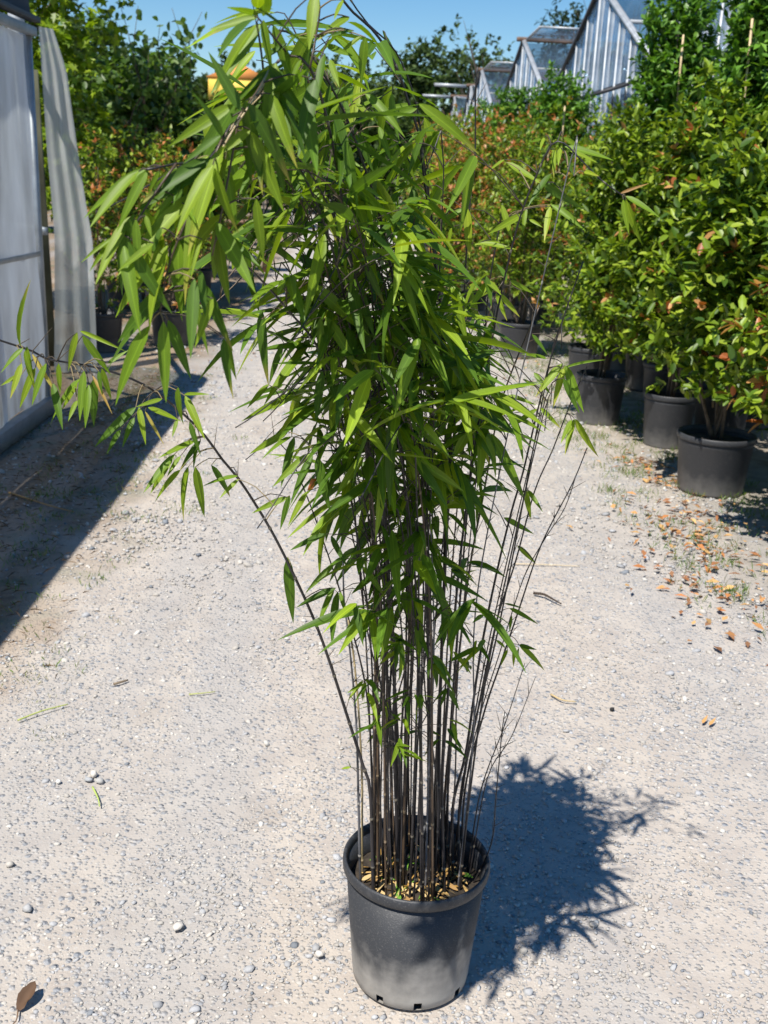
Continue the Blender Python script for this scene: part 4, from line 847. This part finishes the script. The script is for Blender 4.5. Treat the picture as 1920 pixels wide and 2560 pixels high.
add(Z2, 1.27, [(90, 1230, 310, 1620, 0, 1.2), (390, 520, 535, 900, 0, 1.1), (285, 730, 465, 1180, 0, 1.15), (640, 440, 540, 870, 1, 1.2), (310, 1100, 350, 1450), (120, 1290, 330, 1460, 1), (250, 560, 180, 900), (150, 930, 200, 1290), (420, 860, 470, 1080, 1), (330, 760, 340, 1050, 1)])
add(Z2, 1.32, [(320, 95, 45, 165), (335, 135, 55, 520, 0, 1.1), (350, 110, 400, 405), (405, 140, 525, 505, 0, 1.1), (640, -40, 600, 270, 0, 1.25), (560, 330, 490, 480), (480, 240, 330, 330, 1)])
add(Z2, 1.42, [(790, 0, 740, 110), (825, 95, 650, 200, 0, 1.2), (900, 200, 760, 300), (915, 205, 890, 465, 0, 1.25), (700, 250, 850, 310), (690, 300, 640, 560, 1), (720, 330, 770, 480), (660, 200, 480, 190), (540, 200, 470, 260, 1), (850, 170, 690, 200, 1, .6)])
add(Z2, 1.6, [(745, 740, 720, 930, 0, 1.2), (590, 905, 790, 1010, 1), (690, 1080, 760, 1340, 3), (770, 1080, 930, 1280, 1, 1.1), (650, 1000, 470, 1110), (800, 560, 830, 660, 1), (860, 570, 990, 690), (915, 520, 1135, 725), (700, 380, 760, 470, 1), (760, 860, 900, 920), (600, 400, 520, 560), (650, 700, 560, 880, 1), (720, 470, 690, 700, 1), (880, 760, 960, 960, 1), (990, 700, 1060, 900)])
add(Z2, 1.82, [(1210, 575, 1555, 815), (1240, 650, 1370, 960), (1200, 600, 970, 670), (1190, 580, 1015, 595), (1230, 730, 1150, 970, 1), (1210, 740, 1085, 870, 1), (1010, 170, 1195, 560, 1, .45), (1140, 1000, 1010, 1200, 1, 1.1), (1180, 1030, 1190, 1390, 1, 1.1), (1250, 650, 1290, 740), (1320, 830, 1340, 1060, 0, .5), (1130, 860, 1190, 1000), (1270, 1030, 1200, 950)])
add(Z2, 1.95, [(1480, 1155, 1490, 1430, 3, 1.1), (1480, 1145, 1300, 1250), (1320, 1210, 1375, 1400, 1), (1659, 1340, 1480, 1340, 0, .7), (1390, 1260, 1370, 1370), (1350, 1400, 1450, 1340)])
add(Z3, 1.85, [(140, 920, 45, 985), (150, 935, 360, 1060), (360, 1060, 590, 1215, 1), (370, 790, 345, 865), (430, 860, 425, 1020, 3), (465, 850, 450, 950), (490, 870, 540, 1015, 1), (480, 790, 610, 870), (490, 845, 775, 910), (520, 870, 680, 930), (410, 1000, 275, 1180, 1), (350, 800, 290, 815)])
add(Z3, 1.76, [(825, 1150, 860, 1350), (840, 1150, 930, 1410), (840, 1130, 1040, 1245), (805, 1115, 975, 1050, 4, .6), (600, 990, 680, 1000, 3)])
add(Z3, 1.95, [(405, 1190, 370, 1390, 3), (410, 1180, 610, 1305), (245, 1235, 45, 1340), (265, 1210, 245, 1340), (125, 1180, 190, 1390), (0, 1400, 215, 1435), (285, 1265, 360, 1300)])
add(Z4, 1.97, [(620, 625, 480, 790, 3, 1.2), (630, 640, 570, 850, 3), (635, 635, 730, 870, 0, 1.1), (625, 700, 705, 880, 1), (680, 905, 630, 1090, 3), (685, 905, 795, 1100, 3), (665, 910, 610, 1030), (285, 270, 340, 410, 3), (300, 270, 405, 390, 3), (355, 205, 475, 270), (270, 805, 350, 880), (350, 880, 535, 970), (490, 855, 350, 950), (510, 850, 610, 940), (420, 705, 500, 750), (345, 785, 490, 830), (440, 1270, 460, 1410), (445, 1265, 520, 1370), (540, 600, 415, 570), (465, 475, 545, 580, 1), (625, 650, 825, 580, 0, .4), (475, 670, 560, 780), (290, 690, 240, 790), (70, 240, 150, 540), (50, 530, 160, 615)])
add(Z4, 1.88, [(260, 980, 440, 1320, 0, 1.1), (150, 890, 265, 1140, 3), (50, 660, 200, 890, 1, 1.1), (0, 1140, 130, 1250), (160, 880, 60, 1000, 1), (240, 1150, 150, 1260, 1)])
add(Z7, 1.85, [(40, 400, 65, 750, 1, 1.1), (280, 440, 130, 580), (290, 560, 80, 655, 1), (280, 560, 190, 755), (300, 580, 265, 860, 1), (310, 580, 345, 700), (240, 280, 45, 360, 1), (265, 290, 350, 450, 1), (430, 450, 550, 600), (760, 480, 640, 660, 0, 1.1), (760, 480, 840, 660, 1), (50, 80, 0, 260, 1), (140, 60, 40, 240)])
add(Z7, 1.97, [(430, 1040, 350, 1145), (440, 1035, 550, 1115), (435, 1050, 425, 1150), (530, 1150, 490, 1250, 1), (555, 1150, 555, 1255, 3), (870, 1080, 790, 1150, 1), (870, 1080, 935, 1200, 1), (865, 1085, 830, 1180, 1), (900, 890, 995, 1000), (720, 1300, 625, 1325, 1), (780, 1300, 830, 1320, 1), (370, 1490, 350, 1445, 3), (365, 1490, 315, 1495, 3), (350, 860, 360, 780, 3)])
add(Z7, 2.05, [(1240, 855, 1375, 975, 3), (1215, 870, 1210, 970, 3), (1240, 870, 1230, 950), (1180, 880, 1145, 960), (1240, 855, 1330, 875, 1), (1190, 665, 1345, 745), (1160, 195, 1320, 280), (1270, 50, 1300, 200, 3), (1285, 55, 1365, 165), (1230, 340, 1335, 430), (1120, 830, 1175, 870), (1165, 640, 1265, 665, 1, .6), (1200, 700, 1190, 790)])
add(ZI, 1.62, [(590, 470, 600, 775), (620, 470, 840, 800), (540, 270, 890, 580, 0, 1.1), (790, 150, 770, 340), (860, 140, 975, 400, 1), (715, 160, 860, 480), (575, 755, 300, 750, 1, .6), (230, 430, 265, 880, 1), (360, 640, 270, 880, 1)])
add(ZI, 1.75, [(1160, 1340, 1475, 1510), (800, 1040, 945, 1200), (900, 1100, 1070, 1280), (1300, 760, 1120, 1000, 1), (1320, 760, 1330, 1070, 1, 1.1), (1380, 800, 1560, 1060, 1), (1310, 300, 1090, 480, 1), (1300, 330, 1160, 640, 1), (1400, 290, 1490, 640), (1380, 300, 1290, 560, 1)])
add(ZI, 1.72, [(390, 1170, 150, 1305), (410, 1200, 230, 1315), (430, 1200, 345, 1510, 1), (530, 1300, 290, 1500), (540, 1310, 400, 1600, 1), (570, 1320, 650, 1659, 1, 1.2), (390, 1570, 165, 1660), (270, 880, 140, 1025), (440, 950, 285, 1040), (360, 880, 210, 940, 1), (600, 800, 560, 1120, 1, 1.2), (630, 800, 700, 1020, 1)])
COLS = {0: [(.17, .26, .016), (.21, .30, .020), (.14, .235, .016)], 1: [(.07, .14, .013), (.085, .165, .015)], 2: [(.44, .36, .09), (.40, .26, .08)], 3: [(.23, .33, .022), (.27, .35, .028)], 4: [(.3, .17, .06)]}  # the darker greens carry shade among the leaves in their colour
variants = []; bycls = {}
for c, cl in COLS.items():
    for q, cc in enumerate(cl):
        for (dr, tw, fo) in ((.10, .3, 1), (.22, -.4, 1.2), (.03, .1, .8)):
            tv, tf = bamboo_leaf_template(dr, tw, fo); cv = np.tile(np.array(cc), (len(tv), 1))
            mid = np.abs(tv[:, 0]) < 1e-6; cv[mid] *= 1.0
            if c in (2, 3) or (q == 0 and dr > .2): cv[-4:] = cv[-4:]*.5+np.array([.4, .3, .08])*.5     # withered tip
            cv = np.concatenate([np.clip(cv, 0, 1), tv[:, :1]+.5], 1); bycls.setdefault(c, []).append((mesh_np('leaf', tv, tf, M_LEAF, cv, True), dr))
leaf_n = 0; TW = {}   # culm index -> Geo of twigs
bases = []
def twig_to(p, from_above=False, r=.0008, allow=None):
    p = np.asarray(p); d = ALLP[:, 1:4]-p; dist = np.linalg.norm(d, axis=1)+.55*np.maximum(0, d[:, 2])   # prefer joining from below
    k = int(np.argmin(dist)); ci = int(ALLP[k, 0]); s = ALLP[k, 1:4]
    if np.linalg.norm(s-p) < .004: return
    m = (s+p)/2+np.array([0, 0, .12*np.linalg.norm(p-s)])
    q = spline([s, m, p], .03); V, F = tube(q, np.linspace(r*1.4, r*.8, len(q)), 4, cap=False)
    TW.setdefault(ci, Geo()).add(V, F, np.array([.07, .055, .04]) if rng.random() < .7 else np.array([.22, .17, .09]))
def leaf_obj(b3, t3, wid, cls, nrm):
    ln = np.linalg.norm(t3-b3); D = unit(t3-b3); X = unit(np.cross(D, nrm)); Nn = np.cross(X, D)
    me, dr = bycls[cls][int(rng.integers(0, len(bycls[cls])))]
    M = Matrix(((X[0]*wid, D[0]*ln, Nn[0]*ln, 0), (X[1]*wid, D[1]*ln, Nn[1]*ln, 0), (X[2]*wid, D[2]*ln, Nn[2]*ln, 0), (0, 0, 0, 1)))
    # lift so the curved blade still ends at the tip
    M = M @ Matrix(((1, 0, 0, 0), (0, 1, 0, 0), (0, dr, 1, 0), (0, 0, 0, 1)))
    o = bpy.data.objects.new('leaf', me); col.objects.link(o); o.parent = bam; M.translation = Vector(b3-WL[bam]); o.matrix_basis = M
for (b, tp, Yd, wf, c) in HL:
    yb = Yd+rng.uniform(-.03, .03); b3 = atY(b[0], b[1], yb); t3 = atY(tp[0], tp[1], yb-rng.uniform(-.01, .04))
    ln = np.linalg.norm(t3-b3); wid = min(.0195, max(.006, ln*.145+.002))*wf*.95
    tocam = unit(CAM-b3); nrm = tocam*rng.uniform(.55, 1)+np.array([-.25, 0, rng.uniform(.2, .7)])+rdir(1)[0]*.22
    leaf_obj(b3, t3, wid, c, nrm); leaf_n += 1
    if not any(np.linalg.norm(b3-q) < .012 for q in bases): twig_to(b3); bases.append(b3)
# procedural foliage on the canes
LB = []; LT = []; LN = []; LW = []; LC = []
def spray(p, out, nleaf, Ls):
    global LB
    for k in range(nleaf):
        a = (k-(nleaf-1)/2)*.5+rng.normal()*.25; ca, sa = math.cos(a), math.sin(a)
        d = np.array([out[0]*ca-out[1]*sa, out[0]*sa+out[1]*ca, rng.uniform(-1.1, .25)])+rng.normal(size=3)*.4; d = unit(d); ln = Ls*rng.uniform(.6, 1.25)
        b3 = p+rng.normal(size=3)*.006; LB.append(b3); LT.append(d); LN.append(np.array([0, 0, 1.0])+rdir(1)[0]*.5); LW.append((ln, min(.018, ln*.145+.002))); LC.append(0 if rng.random() < .4 else (1 if rng.random() < .88 else 3))
def inside(p):
    # outline of the plant: widths of the leafy mass at each height
    v = p-CAM; zc = v@fw; x, y = 960+FPX*(v@rt)/zc, 1280-FPX*(v@up)/zc
    lo = np.interp(y, [60, 150, 300, 500, 700, 900, 1100, 1300, 1500, 1900], [600, 500, 470, 470, 520, 600, 710, 770, 840, 880])
    hi = np.interp(y, [60, 150, 300, 500, 700, 900, 1100, 1300, 1500, 1900], [840, 930, 1050, 1120, 1190, 1240, 1290, 1270, 1240, 1200])
    return y > 90 and lo < x < hi
srcs = [(s, .0) for s in fill]+[(c, .1) for c in (cTL, cK1, cK2, cK3, cTd, cRa, cRb, cK8, cK9, cK10, cK7)]
for s, _ in srcs:
    arc = np.concatenate([[0], np.cumsum(np.linalg.norm(np.diff(s, axis=0), axis=1))]); tot = arc[-1]
    a = .30+.2*rng.random()
    while a < tot:
        p = np.array([np.interp(a, arc, s[:, q]) for q in range(3)]); z = p[2]
        dens = np.interp(z, [.45, .65, .85, 1.1, 1.4, 2.0], [0.10, .24, .34, .44, .62, .85])
        nsp = 1 if z < .8 else (int(rng.integers(1, 3)) if z < 1.25 else 2)
        for _k in range(nsp):
            if rng.random() > dens: continue
            an = rng.uniform(0, 6.283); out = np.array([math.cos(an), math.sin(an)-.15]); ln = rng.uniform(.04, .19); tip = p+np.array([out[0]*ln*.8, out[1]*ln*.8, ln*.6])
            if not inside(tip+np.array([out[0]*.05, out[1]*.05, -.04])): continue
            ci = int(ALLP[np.argmin(np.linalg.norm(ALLP[:, 1:4]-p, axis=1)), 0])
            q = spline([p, (p+tip)/2+np.array([0, 0, .015]), tip], .03); V, F = tube(q, np.linspace(.0011, .0006, len(q)), 4, cap=False); TW.setdefault(ci, Geo()).add(V, F, np.array([.07, .055, .04]))
            spray(tip, out, int(rng.integers(2, 6)), rng.uniform(.085, .14)*(.55 if z < .85 else 1))
        a += rng.uniform(.08, .13)
# extra leaves on the shoots that hang nearest
for s_, a0 in [(h_[0], .0) for h_ in hero if h_[1] <= .0027 and h_[0][0][1] < 1.5]+[(cTL[-45:], 0.)]:
    for k in range(0, len(s_), 3):
        if rng.random() < .55:
            an = rng.uniform(0, 6.283); n0 = len(LT); spray(s_[k], np.array([math.cos(an), math.sin(an)+.3]), int(rng.integers(2, 4)), rng.uniform(.09, .12))
            for q_ in range(n0, len(LT)): LT[q_] = unit(np.array([LT[q_][0]*.8-.15, LT[q_][1]*.6, -abs(rng.normal())*.6-.45])); LN[q_] = np.array([-.2, -1., .5])+rdir(1)[0]*.4
LB = np.array(LB); LT = np.array(LT); LN = np.array(LN); LW = np.array(LW); LC = np.array(LC)
NS = max(0, 300-leaf_n); dist = np.linalg.norm(LB-CAM, axis=1); order = np.argsort(dist); solo = order[:NS]; rest = order[NS:]
for k in solo: leaf_obj(LB[k], LB[k]+LT[k]*LW[k][0], LW[k][1], int(LC[k]), LN[k])
g = Geo()
for dr, tw, fo in ((.12, .3, 1), (.24, -.4, 1.2), (.05, .2, .8)):
    idx = rest[rng.integers(0, 3, len(rest)) == {.12: 0, .24: 1, .05: 2}[dr]]
tm = [bamboo_leaf_template(*v) for v in ((.12, .3, 1), (.26, -.4, 1.2), (.05, .2, .8))]; which = rng.integers(0, 3, len(rest))
for v in range(3):
    idx = rest[which == v]
    if not len(idx): continue
    cc = np.array([COLS[int(c)][int(rng.integers(0, len(COLS[int(c)])))] for c in LC[idx]])*rng.uniform(.85, 1.15, (len(idx), 1))
    g.add(*leaves_np(tm[v][0], tm[v][1], LB[idx], LT[idx], LN[idx], LW[idx, 0], LW[idx, 1], cc))
g.part('inner_foliage', M_LEAF, bam, True, 'stuff')
for ci, gg in TW.items(): gg.part('twigs', M_TWIG, culm_objs[ci], True, 'stuff')
# short bristle twigs on the outer canes
for ci in range(len(culm_objs)):
    s_, r0_, r1_, kd_ = hero[ci]
    if len(s_) < 20: continue
    gb = Geo()
    for k in range(int(rng.integers(8, 22))):
        i = int(rng.uniform(.3, .98)*(len(s_)-1)); b = s_[i]; d = unit(np.array([rng.normal(), rng.normal(), rng.uniform(.5, 1.8)])); e = b+d*rng.uniform(.012, .05); V, F = tube([b, (b+e)/2, e], [.0008, .0006, .0003], 4, cap=False); gb.add(V, F, np.array([.09, .07, .05]))
    gb.part('bristles', M_TWIG, culm_objs[ci], True, 'stuff')
print('bamboo leaves', leaf_n, len(LB), 'culms', len(culm_objs))
# small orange tag among the leaves
p = atY(778, 1205, 1.72); tg = thing('plant_tag', p, 'small orange plastic plant tag hanging among the bamboo leaves', 'tag'); q = [atY(766, 1228, 1.72), atY(770, 1205, 1.72), atY(786, 1192, 1.72), atY(792, 1202, 1.72)]; q[3] = atY(778, 1226, 1.72); q = [atY(768, 1226, 1.72), atY(782, 1222, 1.72), atY(792, 1196, 1.72), atY(778, 1197, 1.72)]
part('tag_card', *slab(q, .0015), plain('orange_plastic', (.75, .2, .05), .4), tg); V, F = tube([atY(786, 1196, 1.72), atY(800, 1150, 1.73), atY(822, 1100, 1.75)], [.0008]*3, 5); part('tag_string', V, F, M_TWIG, tg, np.tile((.3, .3, .3), (len(V), 1)))

# ------------------------------------------------------------------ ground litter and weeds
def blades(name, centres, n_each, hmin, hmax, spread, cols, label, wd=.0035, cat='grass'):
    P = []; D = []
    for c in centres:
        k = n_each; a = rng.uniform(0, 6.283, k); rr = spread*np.sqrt(rng.random(k)); P.append(np.stack([c[0]+rr*np.cos(a), c[1]+rr*np.sin(a), np.full(k, -.004)], -1))
        D.append(np.stack([rng.normal(size=k)*.5, rng.normal(size=k)*.5, np.ones(k)], -1))
    P = np.concatenate(P); D = np.concatenate(D); n = len(P)
    V, F, T = leaves_np(LEAF_Q[0], LEAF_Q[1], P, D, rdir(n), rng.uniform(hmin, hmax, n), wd*rng.uniform(.7, 1.6, n), pick(cols, n, .25)); o = obj(name, mesh_np(name, V, F, M_TREE, T)); setp(o, label, cat, kind='stuff')
GR = [(.12, .21, .03), (.17, .25, .05), (.09, .17, .03), (.25, .24, .09)]
cen = [(rng.uniform(1.55, 2.5)+.0*k, rng.uniform(3.4, 13)) for k in range(420)]
blades('weeds', cen, 20, .015, .065, .07, GR, 'low green weeds sprouting along the foot of the potted shrubs')
cen = [(-1.35+rng.normal()*.33, rng.uniform(3.4, 9.5)) for k in range(150)]
blades('grass', cen, 18, .01, .045, .08, GR, 'short grass and moss in the shade along the polytunnel')
cen = [(-1.0+rng.normal()*.16, rng.uniform(2.3, 7)) for k in range(26)]
blades('grass_sprouts', cen, 8, .008, .025, .04, [(.2, .25, .05), (.3, .27, .1)], 'tiny grass sprouts at the sunny edge of the tunnel shadow', .0025)
def litter(name, P, Lr, Wr, cols, label, cat):
    n = len(P); D = rdir(n)*np.array([1, 1, .25]); V, F, T = leaves_np(LEAF_S[0], LEAF_S[1], P, D, rdir(n)*.45+np.array([0, 0, 1]), rng.uniform(*Lr, n), rng.uniform(*Wr, n), pick(cols, n, .3)); o = obj(name, mesh_np(name, V, F, M_DRY, T)); setp(o, label, cat, kind='stuff')
ORC = [(.38, .15, .05), (.45, .22, .08), (.28, .12, .05), (.5, .3, .12), (.2, .1, .05)]
P = []
for cx, cy, n_, s_ in [(1.95, 6.62, 70, .1), (1.98, 6.2, 30, .06), (1.9, 5.5, 110, .16), (1.8, 4.9, 110, .18), (1.72, 4.4, 60, .16), (1.75, 5.6, 14, .2), (1.5, 8.9, 14, .25), (1.45, 10.2, 40, .3), (1.35, 11.5, 40, .3), (1.55, 4.6, 8, .25), (1.75, 4.0, 40, .2), (1.3, 13, 30, .4), (2.1, 8.8, 30, .3)]:
    P += [(cx+rng.normal()*s_, cy+rng.normal()*s_*1.3, .008+.012*rng.random()) for _ in range(n_)]
litter('fallen_leaves', np.array(P), (.018, .075), (.009, .032), ORC, 'fallen orange brown leaves drifted along the shrub row', 'leaves')
P = [(-1.55+rng.normal()*.28, rng.uniform(3.2, 9.0), .006+.006*rng.random()) for _ in range(2600)]
litter('needle_litter', np.array(P), (.02, .07), (.001, .003), [(.2, .12, .06), (.3, .19, .09), (.14, .09, .05)], 'brown dry needle litter in the shade of the polytunnel', 'litter')
P = [(-1.3+rng.normal()*.5, rng.uniform(9, 12), .006) for _ in range(160)]
litter('leaf_scraps', np.array(P), (.015, .045), (.008, .02), ORC, 'reddish leaf scraps on the sunny gravel before the left hand pots', 'leaves')
# single things lying on the track
def stick(pts, r0, r1, c, label, name='twig', cat='twig'):
    q = [gnd(x*1.1573, y*1.1573, .004+r0*.6+dz) for (x, y, dz) in pts]; s = spline(q, .01); V, F = tube(s, np.linspace(r0, r1, len(s)), 6); tt = thing(name, q[0], label, cat); part('stalk', V, F, M_TWIG, tt, np.tile(c, (len(V), 1)), True)
stick([(1153, 1281, .0), (1175, 1284, .006), (1192, 1293, .004), (1212, 1304, 0)], .007, .003, (.05, .035, .025), 'short dark bent twig on the gravel right of the bamboo')
stick([(1190, 1500, 0), (1215, 1512, .004), (1245, 1516, 0)], .004, .002, (.5, .38, .2), 'tan curved straw below the dark bent twig')
stick([(1112, 1218, 0), (1160, 1219, .003), (1252, 1223, 0)], .0035, .002, (.55, .45, .3), 'long pale straw lying level behind the right hand canes')
stick([(38, 1556, 0), (90, 1536, .004), (147, 1521, 0)], .0032, .002, (.38, .42, .12), 'long yellow green grass straw on the open gravel', 'grass_straw', 'straw')
stick([(200, 1700, 0), (212, 1725, .004), (215, 1742, 0)], .003, .0015, (.4, .5, .12), 'green bent grass stalk beside the pile of pebbles', 'grass_straw', 'straw')
stick([(408, 1500, 0), (440, 1497, .003), (465, 1494, 0)], .0028, .0015, (.4, .42, .15), 'short green stalk in the middle of the gravel', 'grass_straw', 'straw')
stick([(20, 1064, 0), (100, 1090, .004), (160, 1106, 0)], .006, .003, (.42, .25, .1), 'orange brown stem in the tunnel shade', 'twig')
stick([(285, 975, 0), (300, 965, .004), (318, 950, 0)], .005, .003, (.08, .06, .04), 'dark thin stick crossing the tunnel shade', 'twig')
stick([(245, 1478, 0), (262, 1473, .003), (276, 1469, 0)], .005, .003, (.2, .15, .1), 'little brown stick on the left hand gravel', 'twig')
for (x, y, s, c, lab) in [(203, 1673, .016, (.6, .56, .5), 'cream rounded pebble on top of the small pebble pile'), (192, 1684, .012, (.34, .35, .36), 'grey pebble at the foot of the pebble pile'), (216, 1687, .013, (.4, .39, .37), 'brownish grey pebble at the foot of the pebble pile'), (127, 1688, .010, (.62, .6, .56), 'white pebble beside the pebble pile'), (60, 1962, .016, (.38, .38, .38), 'flat grey pebble near the curled brown leaf'), (1322, 1532, .010, (.03, .03, .03), 'black clod of earth on the pale gravel'), (20, 1868, .014, (.45, .42, .38), 'beige pebble at the edge of the gravel'), (575, 1605, .013, (.5, .48, .44), 'pale rounded pebble among finer gravel left of the canes'), (385, 2000, .014, (.55, .51, .46), 'cream oval pebble on the open gravel'), (690, 2060, .014, (.55, .52, .48), 'cream oval pebble beside the foot of the big pot')]:
    p = gnd(x*1.1573, y*1.1573, s*.35); V, F, T = stones_geo(np.array([p]), np.array([s]), np.array([c])); 
    me = mesh_np('pebble', V-p, F, M_STONE, T, True); o = obj('pebble', me, None, tuple(p)); setp(o, lab, 'pebble')
def curled_leaf():
    p = gnd(64, 2500, .012); tt = thing('curled_leaf', p, 'curled dry brown leaf lying in the gravel', 'leaf'); V = []
    for i in range(9):
        f = i/8; w_ = .02*math.sin(math.pi*min(1, f*.95+.05))**.7
        for j in range(5):
            s = (j-2)/2; V.append((s*w_*.8, f*.062-.026, .008+abs(s)*.016*math.sin(math.pi*f)+.02*f*f+rng.uniform(-.004, .004)))
    V = np.array(V); a = -.35; V = np.stack([V[:, 0]*math.cos(a)-V[:, 1]*math.sin(a), V[:, 0]*math.sin(a)+V[:, 1]*math.cos(a), V[:, 2]], -1)+p-np.array((0, 0, .012))
    i = (np.arange(8)*5)[:, None]+np.arange(4)[None, :]; part('leaf_blade', V, np.stack([i, i+1, i+6, i+5], -1).reshape(-1, 4), M_DRY, tt, np.tile((.11, .065, .04), (len(V), 1)), False)
    s = spline([V[2], V[2]+np.array((.004, -.03, 0)), V[2]+np.array((-.01, -.05, -.004))], .01); Vt, Ft = tube(s, np.linspace(.0018, .001, len(s)), 5); part('leaf_stalk', Vt, Ft, M_TWIG, tt, np.tile((.2, .12, .07), (len(Vt), 1)))
curled_leaf()
for (x, y, a, lab) in [(1517, 1562, .9, 'narrow orange dry leaf on the right hand gravel'), (1532, 1566, .8, 'tan rolled dry leaf next to the narrow orange one')]:
    p = gnd(x*1.1573, y*1.1573, .006); tv, tf = bamboo_leaf_template(-.2, .6, 1.5); Vv, Ff, Tt = leaves_np(tv, tf, np.array([p]), np.array([(math.cos(a), math.sin(a), .1)]), np.array([(0, -.2, 1.)]), np.array([.045]), np.array([.012]), np.array([(.5, .27, .1)]))
    tt = thing('dry_leaf', p, lab, 'leaf'); part('leaf_blade', Vv, Ff, M_DRY, tt, Tt)
